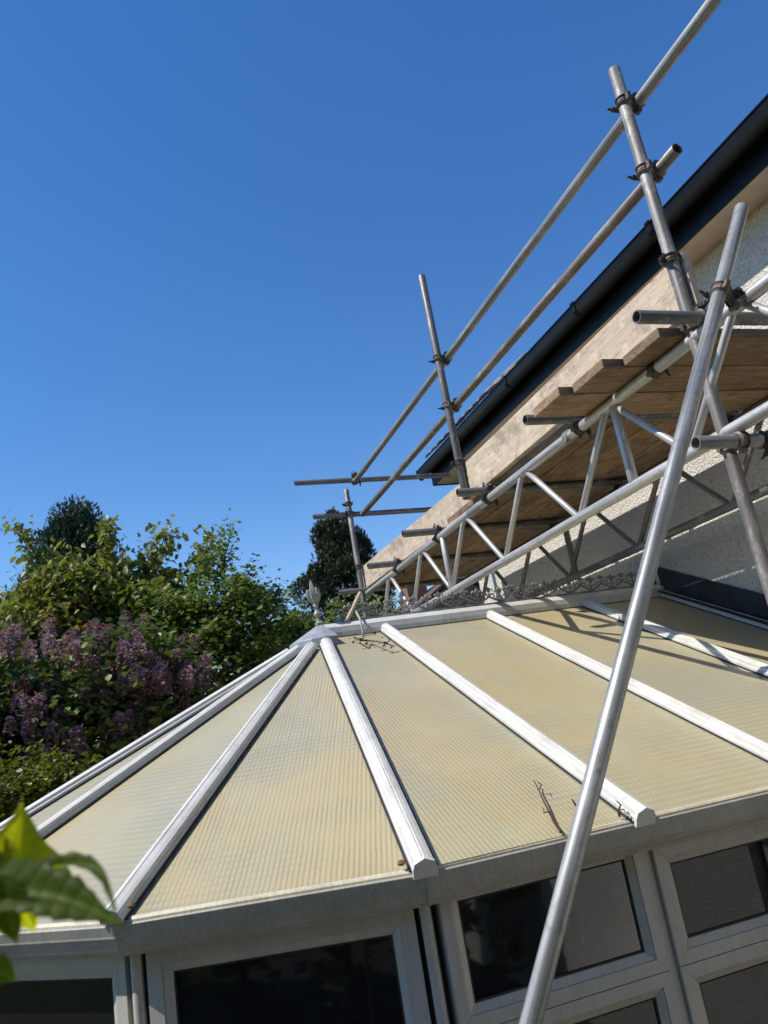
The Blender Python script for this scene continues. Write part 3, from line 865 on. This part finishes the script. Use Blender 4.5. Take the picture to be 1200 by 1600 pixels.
# transoms under the boards, ends sticking out past the beam
for (y, x0, mt) in ((2.00, 1.765, 'galv_dull'), (2.87, 1.775, 'galv_dull'), (3.88, 1.86, 'galv_dull'), (4.70, 1.80, 'galv_dull'), (5.58, 1.81, 'galv_dull'), (6.54, 1.82, 'galv_dull')):
    tube('transom', (x0, y, 1.2345), (3.20, y, 1.2345), mt)
tube('beam_support', (1.865, 2.005, ZBC - .0485), (3.25, 2.005, ZBC - .0485), 'galv', label='short cross tube carrying the lower chord at the near upright')
rk1 = V(2.167, 1.80, 1.558); rkd = (rk1 - V(0.813, 1.80, -0.612)).normalized()
tube('raker', rk1 - rkd * 4.70, rk1, 'bright_galv', label='long leaning bright tube crossing in front of the glazed roof')

# lattice beams: two chords, zig-zag lacing every 0.4 m and upright struts at the joints
def lattice(x, y_far, y_near, mat, tops, struts, splice=None, label=None):
    b = put('lattice_beam', tube_mesh(y_far[0] - y_near, RT, .004, 18, M[mat]), scaf, frame_matrix((x, y_near, ZTC), Y_))
    if label: b['label'] = label
    p = V(x, y_near, ZBC)
    put('lower_chord', tube_mesh(y_far[1] - y_near, RT, .004, 18, M[mat]), b, frame_matrix(p, Y_))
    lac = 0.0155
    top_y = [t for t in tops]
    for t in top_y:
        for sg in (-1, 1):
            a = V(x, t + sg * .032, ZTC - .012); c = V(x, t + sg * .385, ZBC + .012)
            if c.y < y_near or c.y > y_far[1] + .12: continue
            put('lacing', tube_mesh((c - a).length, lac, .003, 12, M[mat]), b, frame_matrix(c, a - c))
    for t in struts:
        a = V(x, t, ZBC + .018); c = V(x, t, ZTC - .018)
        put('strut', tube_mesh((c - a).length, .0215, .003, 14, M[mat]), b, frame_matrix(a, c - a))
    if splice:
        for z in (ZTC, ZBC):
            if z == ZTC:
                put('splice_sleeve', tube_mesh(.16, RT + .0035, .003, 18, M['galv']), b, frame_matrix((x, splice, z), Y_))
    return b
TOPN = [5.80, 5.03, 4.24, 3.44, 2.635, 1.84, 1.04, .24]
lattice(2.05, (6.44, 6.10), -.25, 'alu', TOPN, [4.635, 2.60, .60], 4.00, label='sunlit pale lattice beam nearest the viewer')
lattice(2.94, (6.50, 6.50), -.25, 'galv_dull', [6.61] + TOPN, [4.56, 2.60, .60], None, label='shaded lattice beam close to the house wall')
# couplers
coupler((XS, 2.06, 2.255), Z_, Y_, xs=1)
coupler((XS, 2.06, 1.925), Z_, Y_, 'coupler_rust', xs=1)
coupler((XS, 2.06, 1.52), Z_, None, roll=.4)
coupler((XS, 2.06, 1.235), Z_, X_, xs=1)
coupler((XS, 2.06, ZBC - .0485), Z_, X_, 'coupler_rust', xs=1)
coupler((2.05, 2.30, ZTC), Y_, None, roll=-1.2)
for y in (4.17,):
    coupler((XS, y, 2.245), Z_, Y_, xs=1); coupler((XS, y, 1.912), Z_, Y_, 'coupler_rust', xs=1); coupler((XS, y, 1.52), Z_, None, roll=.3)
coupler((XS, 6.60, 2.06), Z_, None, roll=.2)
coupler((XS, 6.60, 1.97), Z_, X_, xs=-1)
coupler((XS, 6.60, 1.46), Z_, None, roll=.3)
coupler((XR, 6.47, 2.235), Y_, X_, xs=1)
for y in (2.87, 3.88, 4.70, 5.58):
    coupler((2.05, y, ZTC), Y_, X_, 'coupler_black', xs=1)
    coupler((2.94, y, ZTC), Y_, X_, 'coupler_black', xs=1)
coupler((2.05, 2.97, ZTC), Y_, None, 'galv', roll=-1.5)
rq = rk1 - rkd * (rk1.z - 1.215) / rkd.z
coupler(rq, rkd, Y_, 'coupler_rust', xs=1)
coupler((1.86 + .30, 2.005, ZBC - .0485), X_, None, roll=2.0)

# ------------------------------------------------------------------ boards, lying loose on the tubes
def board_mesh(L, w=.225, th=.038, irons=True):
    mb = MB().box((0, 0, L / 2), (w, th, L))
    return mb.mesh('scaffold_board', M['wood'], bevel=.004)
def board(name, p, d, wdir, L, w, label, mat='wood', group=None, th=.038, cat='board'):
    me = MB().box((0, 0, L / 2), (w, th, L)).mesh(name, M[mat], bevel=.003)
    o = put(name, me, None, frame_matrix(p, d, wdir))
    if name == 'scaffold_board' or True:
        hoop = MB().box((0, 0, .022), (w + .003, th + .003, .028)).mesh('end_iron', M['coupler'], bevel=.001)
    return tag(o, label, cat, group)
for (y, x0, lab) in ((2.205, 1.925, 'crosswise board beside the near upright, its end tucked under the cross tube'),
                     (2.440, 1.835, 'crosswise board in the middle of the three with ends staggered over the beam'),
                     (2.680, 1.775, 'crosswise board sticking out furthest, farthest of the three staggered ends')):
    board('scaffold_board', (x0, y, 1.2305), X_, Y_, 3.20 - x0, .225, lab, group='boards of the scaffold platform')
bz = 1.278
for (xc, y0, y1, z, lab) in ((2.225, 2.92, 6.62, bz, 'long platform board just inside the outer toe boards'),
                             (2.462, 2.86, 6.55, bz, 'long platform board second from the outer toe boards'),
                             (2.687, 2.95, 6.60, bz, 'long platform board third from the outer toe boards'),
                             (2.945, 2.88, 6.52, bz, 'long platform board nearest the house wall beyond a sunlit gap')):
    board('scaffold_board', (xc, y0, z), Y_, X_, y1 - y0, .225, lab, group='boards of the scaffold platform')
tp0, tp1 = V(2.094, 2.03, 1.425), V(2.094, 4.22, 1.398)
d = (tp1 - tp0).normalized()
board('toe_board', tp0, d, Z_, (tp1 - tp0).length, .222, 'pale toe board on edge from the near upright to the middle upright', 'wood_pale', 'toe boards on edge along the platform', .036)
tp0, tp1 = V(2.097, 4.12, 1.345), V(2.094, 6.64, 1.362)
tp0.x += .040
tp1.x += .012
d = (tp1 - tp0).normalized()
board('toe_board', tp0, d, Z_, (tp1 - tp0).length, .20, 'pale toe board on edge running from the middle upright to the far end', 'wood_pale', 'toe boards on edge along the platform', .036)
board('toe_board', V(3.080, 2.90, 1.437), Y_, Z_, 3.6, .225, 'hidden toe board added on edge by the house wall to shade it', 'wood', 'toe boards on edge along the platform', .036)  # added behind the platform to throw the shade band on the wall

# ------------------------------------------------------------------ foliage
LEAF = np.array([(0, 0, 0), (.30, .28, .05), (.26, .66, .03), (0, 1.0, -.06), (-.26, .66, .03), (-.30, .28, .05), (0, .45, -.03)], float)
LTRI = np.array([(0, 1, 6), (1, 2, 6), (2, 3, 6), (3, 4, 6), (4, 5, 6), (5, 0, 6)])
LEAFN = LEAF * (.72, 1, 1)
LEAF4 = np.array([(0, 0, 0), (.30, .42, .07), (0, 1.0, 0), (-.30, .42, .07)], float)
LTRI4 = np.array([(0, 1, 2), (0, 2, 3)])
SPRAY = np.array([(0, 0, 0), (.16, .30, .02), (.10, .62, 0), (0, 1, 0), (-.10, .62, 0), (-.16, .30, .02)], float)
STRI = np.array([(0, 1, 2), (0, 2, 3), (0, 3, 4), (0, 4, 5)])

def leaves(name, rng, pos, size, droop, mat, shape=(LEAF4, LTRI4), outward=None, upness=0.0, tint=None):
    """one leaf per row of pos: random heading, drooping (droop<0) or rising"""
    n = len(pos)
    az = rng.uniform(0, 2 * np.pi, n)
    dirs = np.stack([np.cos(az), np.sin(az), np.full(n, droop) + rng.normal(0, .45, n)], 1)
    if outward is not None: dirs += outward
    dirs /= np.linalg.norm(dirs, axis=1)[:, None]
    nv = np.stack([rng.normal(0, .55, n), rng.normal(0, .55, n), np.ones(n)], 1)
    side = np.cross(dirs, nv); side /= np.linalg.norm(side, axis=1)[:, None] + 1e-9
    up = np.cross(side, dirs)
    sz = size * rng.uniform(.65, 1.3, n)
    sh, tr = shape
    vs = pos[:, None, :] + sz[:, None, None] * (sh[None, :, 0, None] * side[:, None, :] * 1.25 + sh[None, :, 1, None] * dirs[:, None, :] + sh[None, :, 2, None] * up[:, None, :])
    k = len(sh)
    ts = (tr[None] + (np.arange(n) * k)[:, None, None]).reshape(-1, 3)
    tn = rng.beta(2.0, 2.4, n) if tint is None else np.clip(tint + rng.normal(0, .16, n), 0, 1)
    return fast_mesh(name, vs.reshape(-1, 3), ts, mat, np.repeat(tn, k))

def limb(mb, p, q, r0, r1, rng, n=5, wob=.06, sides=7):
    p = np.array(p, float); q = np.array(q, float)
    L = np.linalg.norm(q - p); pts = []
    for i in range(n + 1):
        t = i / n
        pts.append(Vector(p + (q - p) * t + rng.normal(0, wob * L * .25, 3) * math.sin(math.pi * t)))
    mb.path(pts, [r0 + (r1 - r0) * i / n for i in range(n + 1)], sides)
    return pts

def broad_bush(name, label, cat, base, blobs, n_leaf, size, mat, seed, droop=-.2, whips=(), group=None, trunk_r=.05, shape=(LEAF4, LTRI4), clumps=90, clump_r=.22):
    """stems fan out of the base into ellipsoid masses of leaf clumps; whips are leafy shoots that stand clear"""
    rng = np.random.default_rng(seed)
    base = np.array(base, float)
    root = empty(name, tuple(base), label, cat, group)
    mb = MB(); P = []; T = []
    tot = sum(b[2] for b in blobs)
    for c, rad, wgt in blobs:
        c = np.array(c, float); rad = np.array(rad, float)
        pts = limb(mb, base + rng.normal(0, .08, 3) * (1, 1, 0), c, trunk_r, trunk_r * .35, rng)
        nc = max(6, int(clumps * wgt / tot))
        d = rng.normal(0, 1, (nc, 3)); d /= np.linalg.norm(d, axis=1)[:, None]
        rr = rng.uniform(.35, 1.0, nc) ** .45
        cc = c + d * rr[:, None] * rad
        for q in cc[:max(4, nc // 3)]:
            limb(mb, c + rng.normal(0, .05, 3), q, trunk_r * .3, .006, rng, 4)
        per = int(n_leaf * wgt / tot / nc)
        for q in cc:
            k = int(per * rng.uniform(.5, 1.5))
            cr = clump_r * rng.uniform(.6, 1.35)
            P.append(q + rng.normal(0, 1, (k, 3)) * cr * (.55, .55, .45))
            T.append(np.full(k, rng.uniform(.2, .75)))
    for (a, b, nl, spread) in whips:
        a = np.array(a, float); b = np.array(b, float)
        pts = limb(mb, a, b, .013, .004, rng, 6, .10, 5)
        m = np.array([tuple(p) for p in pts])
        t = np.clip(rng.beta(1.7, 1.1, nl), 0, 1) * (len(m) - 1)
        i0 = np.minimum(t.astype(int), len(m) - 2); fr = (t - i0)[:, None]
        pp = m[i0] * (1 - fr) + m[i0 + 1] * fr
        P.append(pp + rng.normal(0, spread, (nl, 3)))
        T.append(np.full(nl, .55))
    put('stem', mb.mesh('stem', M['bark'], True), root)
    me = leaves('foliage', rng, np.concatenate(P), size, droop, mat, shape, None, 0, np.concatenate(T))
    put('foliage', me, root)
    return root, rng

def at(px, py, y):
    """point of the photograph's ray through pixel (1200x1600) at depth y along the wall direction"""
    d = RIGHT * ((px - 600) / 1220.0) - UPV * ((py - 800) / 1220.0) + FWD
    return d * (y / d.y)

def conifer(name, label, base, height, rad, n, size, mat, seed, lobes, taper=1.0, lean=(0, 0), side=()):
    rng = np.random.default_rng(seed)
    root = empty(name, base, label, 'tree')
    mb = MB()
    b = np.array(base, float); top = b + np.array([lean[0], lean[1], height])
    limb(mb, b, top, .16, .02, rng, 8, .01, 9)
    P = []; O = []; T = []
    for i in range(lobes):
        t = rng.uniform(.12, 1.0) ** .8
        rr = rad * ((1 - t) ** taper * .95 + .06)
        a = rng.uniform(0, 2 * math.pi)
        ax = b + (top - b) * t
        q = ax + np.array([math.cos(a) * rr * rng.uniform(.55, 1.0), math.sin(a) * rr * rng.uniform(.55, 1.0), rng.uniform(-.1, .25)])
        if i % 3 == 0: limb(mb, ax - (0, 0, .2), q, .025, .006, rng, 3, .05, 5)
        k = int(n / lobes * rng.uniform(.6, 1.4))
        s = rad * .22 * rng.uniform(.6, 1.3) * (1.15 - .6 * t)
        dd = rng.normal(0, 1, (k, 3)); dd /= np.linalg.norm(dd, axis=1)[:, None]
        P.append(q + dd * (rng.uniform(.3, 1, k) ** .5)[:, None] * s * (1, 1, 1.35)); O.append(dd * .9 + (0, 0, .7)); T.append(np.full(k, rng.uniform(.2, .75)))
    for (q, s, k) in side:
        q = np.array(q, float)
        limb(mb, b + (top - b) * .3, q, .05, .01, rng, 5, .06, 5)
        dd = rng.normal(0, 1, (k, 3)); dd /= np.linalg.norm(dd, axis=1)[:, None]
        P.append(q + dd * (rng.uniform(.2, 1, k) ** .5)[:, None] * s); O.append(dd * .9 + (0, 0, .4)); T.append(np.full(k, rng.uniform(.3, .7)))
    put('trunk', mb.mesh('trunk', M['bark'], True), root)
    put('crown', leaves('crown', rng, np.concatenate(P), size, .3, mat, (SPRAY, STRI), np.concatenate(O) * 1.2, 0, np.concatenate(T)), root)
    return root

# dark conifer behind the cherry, and the slimmer one behind the finial
pt = at(114, 822, 15.0)
conifer('conifer_tree', 'broad dark blue-green conifer rising behind the cherry bush', (pt.x - .1, 15.0, GZ), pt.z - GZ, 2.45, 80000, .085, M['leaf_conifer'], 5, 400, .72, (.1, 0))
pt = at(519, 828, 13.0)
sides = [(tuple(at(478, 925, 13.0)), .26, 1100), (tuple(at(492, 905, 13.1)), .2, 700), (tuple(at(470, 985, 13.0)), .33, 1700), (tuple(at(592, 935, 13.2)), .3, 1200)]
conifer('conifer_tree', 'slim brownish-green conifer behind the finial and the far scaffold upright', (pt.x + .1, 13.0, GZ), pt.z - GZ, 1.12, 70000, .07, M['leaf_conifer_warm'], 8, 240, .36, (0, 0), sides)

# flowering cherry with long drooping leaves and upright whips
Yc = 8.6
bl = [(tuple(at(60, 985, Yc)), (.62, .6, .42), 1.0), (tuple(at(135, 935, Yc)), (.50, .5, .36), 1.0), (tuple(at(235, 955, Yc)), (.48, .5, .36), .9),
      (tuple(at(20, 1060, Yc)), (.8, .7, .6), .8), (tuple(at(-60, 1050, Yc)), (.8, .7, .5), .8), (tuple(at(130, 1050, Yc)), (.9, .7, .5), .8), (tuple(at(185, 1000, Yc + .2)), (.5, .45, .4), .6)]
wh = [(at(95, 930, Yc), at(22, 818, Yc), 180, .075), (at(160, 920, Yc), at(168, 812, Yc), 210, .06), (at(225, 930, Yc), at(262, 826, Yc), 270, .09), (at(205, 950, Yc), at(232, 862, Yc), 210, .09),
      (at(300, 930, Yc), at(328, 832, Yc), 210, .07), (at(95, 930, Yc), at(100, 862, Yc), 180, .10), (at(60, 950, Yc), at(70, 890, Yc), 150, .10), (at(175, 930, Yc), at(190, 880, Yc), 150, .10),
      (at(268, 940, Yc), at(282, 895, Yc), 150, .10)]
pb = at(120, 1150, Yc)
broad_bush('cherry_tree', 'cherry with olive drooping leaves and tall whips above the lilac', 'tree', (pb.x, Yc, GZ), bl, 26000, .085, M['leaf_cherry'], 21, -.75, wh, None, .06, (LEAFN, LTRI), 210, .20)
# small-leaved green shrub to the right with a pointed top
Yg = 8.0
bl = [(tuple(at(345, 965, Yg)), (.42, .5, .50), 1.0), (tuple(at(290, 985, Yg)), (.4, .5, .42), .7), (tuple(at(330, 1050, Yg)), (.62, .6, .5), 1.0), (tuple(at(405, 975, Yg)), (.30, .4, .40), .7),
      (tuple(at(400, 1050, Yg)), (.4, .5, .45), .7), (tuple(at(250, 1040, Yg)), (.4, .5, .4), .5)]
wh = [(at(345, 930, Yg), at(360, 818, Yg), 190, .055), (at(365, 930, Yg), at(395, 885, Yg), 110, .06), (at(335, 920, Yg), at(345, 868, Yg), 110, .06), (at(300, 940, Yg), at(310, 880, Yg), 90, .07),
      (at(415, 960, Yg), at(434, 922, Yg), 150, .07), (at(425, 990, Yg), at(458, 962, Yg), 160, .09), (at(385, 950, Yg), at(378, 905, Yg), 140, .07), (at(320, 920, Yg), at(322, 858, Yg), 80, .06)]
pb = at(340, 1150, Yg)
broad_bush('green_shrub', 'small-leaved green shrub with a pointed top right of the lilac', 'shrub', (pb.x, Yg, GZ), bl, 15500, .058, M['leaf_green'], 22, .2, wh, None, .045, (LEAF4, LTRI4), 230, .16)
Yk = 10.5
bl = [(tuple(at(452, 1010, Yk)), (.40, .5, .36), 1.0), (tuple(at(468, 985, Yk)), (.20, .3, .20), .35), (tuple(at(420, 1040, Yk)), (.5, .5, .5), .8), (tuple(at(560, 985, Yk)), (.7, .5, .45), .9)]
pb = at(480, 1100, Yk)
broad_bush('green_shrub', 'dim green shrub seen just left of the roof hub, below the slim conifer', 'shrub', (pb.x, Yk, GZ), bl, 6500, .075, M['leaf_green'], 23, .1, (), None, .05, (LEAF4, LTRI4), 110, .2)
# lilac in flower
Yl = 6.9
bl = [(tuple(at(110, 1085, Yl)), (.60, .6, .42), 1.0), (tuple(at(215, 1065, Yl)), (.48, .6, .42), 1.0), (tuple(at(20, 1110, Yl)), (.62, .6, .50), 1.0), (tuple(at(110, 1165, Yl)), (.70, .6, .42), 1.0),
      (tuple(at(240, 1120, Yl)), (.40, .5, .36), .7), (tuple(at(20, 1190, Yl)), (.6, .5, .4), .7), (tuple(at(-70, 1120, Yl)), (.6, .6, .6), .6)]
pb = at(110, 1240, Yl)
lil, rng = broad_bush('lilac_bush', 'lilac bush covered in mauve flower heads left of the conservatory roof', 'bush', (pb.x, Yl, GZ), bl, 12000, .066, M['leaf_lilac'], 24, -.1, (), None, .05, (LEAF, LTRI), 190, .19)
def panicle_mesh(seed):
    r2 = np.random.default_rng(seed)
    n = 105
    t = ((np.arange(n) + r2.uniform(.2, .8, n)) / n) ** .8
    a = r2.uniform(0, 2 * np.pi, n)
    rr = .036 * (1 - t) ** .6 + .005
    pos = np.stack([np.cos(a) * rr, np.sin(a) * rr, t * .14], 1)
    out = np.stack([np.cos(a), np.sin(a), np.full(n, .35)], 1)
    axis = np.stack([np.zeros(14), np.zeros(14), np.linspace(0, .14, 14)], 1)
    pos = np.concatenate([pos, axis]); out = np.concatenate([out, np.tile((0.3, 0, .8), (14, 1))]); n += 14
    petal = np.array([(0, 0, 0), (.55, .5, .12), (0, 1, .05), (-.55, .5, .12)], float)
    return leaves('flower_cluster', r2, pos, .019, 0, M['petal'], (petal, LTRI4), out * 2.2, 0, np.full(n, .15 + .55 * ((seed * 37) % 10) / 10))
PAN = [panicle_mesh(k) for k in range(6)]
cnt = 0
while cnt < 295:
    c, rad, wgt = bl[int(rng.integers(0, len(bl)))]
    d = rng.normal(0, 1, 3); d /= np.linalg.norm(d)
    if d[1] > .55: continue
    q = np.array(c) + d * np.array(rad) * rng.uniform(.85, 1.12)
    tilt = Vector((d[0] * .8, d[1] * .8, .9 + rng.uniform(-.3, .3)))
    sc = rng.uniform(.9, 1.6)
    put('flower_cluster', PAN[int(rng.integers(0, 6))], lil, frame_matrix(q, tilt) @ Matrix.Scale(sc, 4))
    cnt += 1
# low yellow-green shrub
Yw = 5.6
bl = [(tuple(at(45, 1235, Yw)), (.42, .4, .20), 1.0), (tuple(at(-20, 1260, Yw)), (.45, .4, .28), .8), (tuple(at(90, 1250, Yw)), (.28, .3, .2), .6)]
pb = at(40, 1330, Yw)
broad_bush('low_shrub', 'low yellow-green shrub under the lilac at the roof edge', 'shrub', (pb.x, Yw, GZ), bl, 5200, .045, M['leaf_lime'], 25, .1, (), None, .03, (LEAF4, LTRI4), 90, .12)
# garden boundary hedge far behind, and an unseen one added behind the viewer to cut sky fill
rng = np.random.default_rng(31)
def hedge(label, a, b, h, dpt, n, size, seed):
    r2 = np.random.default_rng(seed)
    a = np.array(a, float); b = np.array(b, float)
    root = empty('hedge', tuple((a + b) / 2), label, 'hedge')
    L = np.linalg.norm(b - a); d = (b - a) / L; nn = np.array([-d[1], d[0], 0])
    t = r2.uniform(0, L, n); w = r2.uniform(-1, 1, n)
    hh = h * (.86 + .10 * np.sin(t * 1.3 + seed) + .06 * np.sin(t * 3.7))
    z = hh * r2.uniform(0, 1, n) ** .6
    w = np.sign(w) * np.abs(w) ** .35 * dpt * (1 - .3 * (z / h) ** 3)
    pos = a + d * t[:, None] + nn * w[:, None] + np.stack([0 * z, 0 * z, z], 1) + r2.normal(0, .05, (n, 3))
    put('foliage', leaves('foliage', r2, pos, size, .1, M['leaf_green']), root)
    mb = MB()
    for k in range(int(L / 1.2)):
        p = a + d * (.6 + k * 1.2)
        limb(mb, p, p + (0, 0, h * .85), .05, .02, r2, 4, .05, 5)
    put('stem', mb.mesh('stem', M['bark'], True), root)
hedge('tall unseen hedge added behind the viewer to block sky light', (-9, -3.0, GZ), (3.2, -3.0, GZ), 7.2, .7, 26000, .26, 43)
hedge('long clipped hedge at the far end of the garden behind the trees', (-14, 18, GZ), (16, 18, GZ), 2.6, .6, 14000, .16, 41)

# neighbouring house glimpsed under the far end of the platform
nb0 = at(668, 960, 19.0)
nbr = empty('neighbouring_house', (nb0.x + 3.2, 19.0, GZ), 'distant brick house with brown roof glimpsed under the lattice beam', 'house')
apexp = at(716, 905, 19.0); lowp = at(648, 945, 19.0)
ez = lowp.z; nx0 = lowp.x + .35; hw = apexp.x - nx0
mb = MB()
mb.prism([(nx0, GZ), (nx0 + 2 * hw, GZ), (nx0 + 2 * hw, ez), (nx0 + hw, ez + hw * .62), (nx0, ez)], (0, 19.0, 0), (0, 26.0, 0), (1, 0, 0), (0, 0, 1))
put('wall', mb.mesh('gable_wall', M['brick']), nbr)
for sg in (-1, 1):
    p0 = V(apexp.x, 18.85, ez + hw * .62 + .06); us_ = V(sg, 0, -.62).normalized(); nn = V(sg * .62, 0, 1).normalized()
    put('roof', MB().prism([(0, 0), (hw * 1.38, 0), (hw * 1.38, .08), (0, .08)], p0, p0 + V(0, 7.3, 0), us_, nn).mesh('neighbour_roof', M['tile_brown']), nbr)
put('chimney', MB().span((apexp.x - 1.05, 20.2, ez), (apexp.x - .45, 20.9, ez + hw * .62 + .9)).mesh('chimney', M['brick'], bevel=.01), nbr)

# ------------------------------------------------------------------ small things on the roof
def roof_pt(x, y, h=0.0):
    return V(x, y, ZE + (y - YE) * TP + h)
def twig(label, pts, r, forks=()):
    root = MB()
    root.path(pts, [r * (1 - .6 * i / (len(pts) - 1)) for i in range(len(pts))], 5)
    for f in forks: root.path(f, [r * .6, r * .5, r * .3][:len(f)], 4)
    o = put('twig', root.mesh('twig', M['twig'], True))
    return tag(o, label, 'twig', 'dry twigs caught on the glazed roof')
def px_roof(px, py, h=0.004):
    d = RIGHT * ((px - 600) / 1220.0) - UPV * ((py - 800) / 1220.0) + FWD
    t = (ZE + h - TP * YE) / (d.z - TP * d.y)
    return d * t
twig('bare forked twig lying on the middle sheet near the leaning tube',
     [px_roof(876, 1300, .012), px_roof(866, 1285, .01), px_roof(858, 1268, .012), px_roof(851, 1255, .02), px_roof(842, 1235, .014), px_roof(834, 1219, .03)], .0042,
     [[px_roof(858, 1268, .012), px_roof(850, 1270, .03), px_roof(849, 1262, .05)], [px_roof(842, 1235, .014), px_roof(846, 1226, .03), px_roof(840, 1222, .05)]])
twig('small twig standing at the lower end of the third glazing bar', [px_roof(968, 1276, .01), px_roof(966, 1266, .03), px_roof(970, 1258, .04), px_roof(964, 1252, .06)], .0045,
     [[px_roof(966, 1266, .03), px_roof(975, 1264, .04), px_roof(978, 1272, .02)]])
twig('tiny twig on the sheet just right of the leaning tube', [px_roof(899, 1258, .01), px_roof(896, 1252, .03), px_roof(893, 1248, .04)], .0035)
vp = [px_roof(553, 996, .03), px_roof(563, 1000, .05), px_roof(575, 1001, .02), px_roof(590, 1002, .05), px_roof(604, 1006, .05), px_roof(618, 1010, .03)]
o = twig('trailing dry vine stem with shrivelled leaves hanging below the ridge near the hub', vp, .006,
         [[px_roof(567, 1000, .03), px_roof(568, 993, .06), px_roof(565, 988, .07)], [px_roof(604, 1006, .05), px_roof(609, 1000, .06), px_roof(606, 997, .07)]])
rng = np.random.default_rng(77)
pp = np.array([tuple(p) for p in vp])[rng.integers(0, 6, 24)] + rng.normal(0, .014, (24, 3)) * (1.4, .6, .6)
put('dead_leaves', leaves('dead_leaves', rng, pp, .022, -.3, M['leaf_copper']), o)
# pale cane leaning against the cresting, tied with rope
c0, c1 = at(540, 974, YR - .03), at(563, 926, YR + .03)
cane = tag(put('cane', MB().path([c0, c0.lerp(c1, .5), c1], [.011, .012, .011], 8).mesh('cane', M['cane'], True)), 'short pale cane leaning against the ridge cresting near the finial', 'cane')
rp_ = [V(1.275, YR + .02, ZR + .14) + V(0, 0, 0), V(1.272, YR - .04, ZR + .09), V(1.270, YR - .085, ZR + .05), V(1.272, YR - .09, ZR - .02), V(1.262, YR - .10, ZR - .035)]
tag(put('rope', MB().path(rp_, .006, 6).mesh('rope', M['rope'], True)), 'short end of pale rope hanging over the ridge by the cane', 'rope')
# clump of dirt beside the corner bar
dm = MB().lathe([(0, -.008), (.010, -.006), (.014, .001), (.009, .009), (0, .012)], 8)
dme = dm.mesh('leaf_litter', M['debris'], True)
tag(put('leaf_litter', dme, None, Matrix.Translation(px_roof(627, 1349, .008)) @ Matrix.Scale(.85, 4)), 'brown clod of leaf litter beside the corner end cap', 'litter')
tag(put('leaf_litter', dme, None, Matrix.Translation(px_roof(205, 1415, .006)) @ Matrix.Scale(.8, 4)), 'dark clod of leaf litter at the foot of the bar behind the broad leaf', 'litter')

# ------------------------------------------------------------------ foreground branch with broad toothed leaves
br = empty('leafy_branch', (-.36, .60, GZ), 'out-of-focus branch of broad toothed leaves close to the camera at left', 'branch')
def big_leaf(base, tip, normal, width, mat, fold=.18, curl=.12, teeth=7, lobes=0.35, seed=0, bend=0.0):
    rr = random.Random(seed)
    base = Vector(base); tip = Vector(tip)
    L = (tip - base).length
    y = (tip - base).normalized(); nrm = Vector(normal); x = y.cross(nrm).normalized(); z = x.cross(y).normalized()
    N = teeth * 3
    me = bpy.data.meshes.new('leaf')
    vs = []; uv = []; fs = []
    cols = 4
    for i in range(N + 1):
        t = i / N
        w = math.sin(math.pi * min(1, t * 1.02) ** .62) ** .85 * (1 - t * .25)
        tooth = 1 + rr.uniform(.06, .12) * (1, .1, -.9)[i % 3] + lobes * .45 * math.sin(t * math.pi * 3.2 + seed)
        for j in range(-cols, cols + 1):
            s = j / cols
            k = width * w * s * (tooth if abs(j) == cols else 1) * .5
            yy = t - (.05 * abs(s) * tooth if abs(j) == cols else .03 * abs(s))
            h = fold * abs(k) * 2 - curl * L * t * t + .010 * math.sin(t * 11 + abs(s) * 3 + seed) * abs(s) * L + .02 * L * math.sin(abs(s) * 3.0) * math.sin(3 * t)
            vs.append(base + y * (yy * L) + x * (k + bend * L * math.sin(math.pi * t)) + z * h)
            uv.append((s * w * .5 * width / L, t))
    C = 2 * cols + 1
    for i in range(N):
        for j in range(C - 1):
            a = i * C + j
            fs.append((a, a + 1, a + C + 1, a + C))
    me.from_pydata([tuple(v) for v in vs], [], fs)
    ul = me.uv_layers.new(name='leaf')
    for lp in me.loops: ul.data[lp.index].uv = uv[lp.vertex_index]
    me.polygons.foreach_set('use_smooth', [True] * len(fs))
    me.materials.append(M[mat])
    return put('leaf', me, br)
def lp(px, py, depth):
    return (RIGHT * ((px - 600) / 1220.0) - UPV * ((py - 800) / 1220.0) + FWD) * depth
toward = -FWD
big_leaf(lp(-12, 1392, .66), lp(186, 1432, .61), toward * .8 + UPV * .9, .050, 'bigleaf', .22, .16, 8, .35, 1, -.05)
big_leaf(lp(30, 1372, .67), lp(182, 1424, .62), toward * .5 + UPV * 1.0, .016, 'bigleaf', .4, .02, 6, .15, 2, -.26)
big_leaf(lp(0, 1425, .68), lp(34, 1250, .70), toward + RIGHT * .3, .092, 'bigleaf_lime', .12, .05, 5, .5, 3, .06)
big_leaf(lp(-40, 1410, .69), lp(-40, 1240, .70), toward, .095, 'bigleaf_lime', .15, .05, 5, .5, 8)
big_leaf(lp(20, 1385, .69), lp(56, 1462, .70), toward + RIGHT * .4, .044, 'bigleaf_lime', .15, .08, 5, .4, 4)
big_leaf(lp(0, 1370, .65), lp(22, 1482, .64), toward, .050, 'bigleaf', .2, .1, 6, .4, 5)
big_leaf(lp(-50, 1490, .66), lp(30, 1535, .66), toward + UPV * .6, .040, 'bigleaf', .2, .1, 5, .4, 6)
big_leaf(lp(-20, 1400, .67), lp(-70, 1500, .66), toward, .05, 'bigleaf', .2, .1, 6, .4, 7)
stm = MB()
stm.path([V(-.36, .60, GZ), V(-.33, .62, -1.4), V(-.27, .66, -.5), lp(-40, 1480, .67), lp(-6, 1398, .67), lp(0, 1330, .68)], [.010, .008, .006, .004, .003, .002], 7)
put('stem', stm.mesh('stem', M['stem'], True), br)
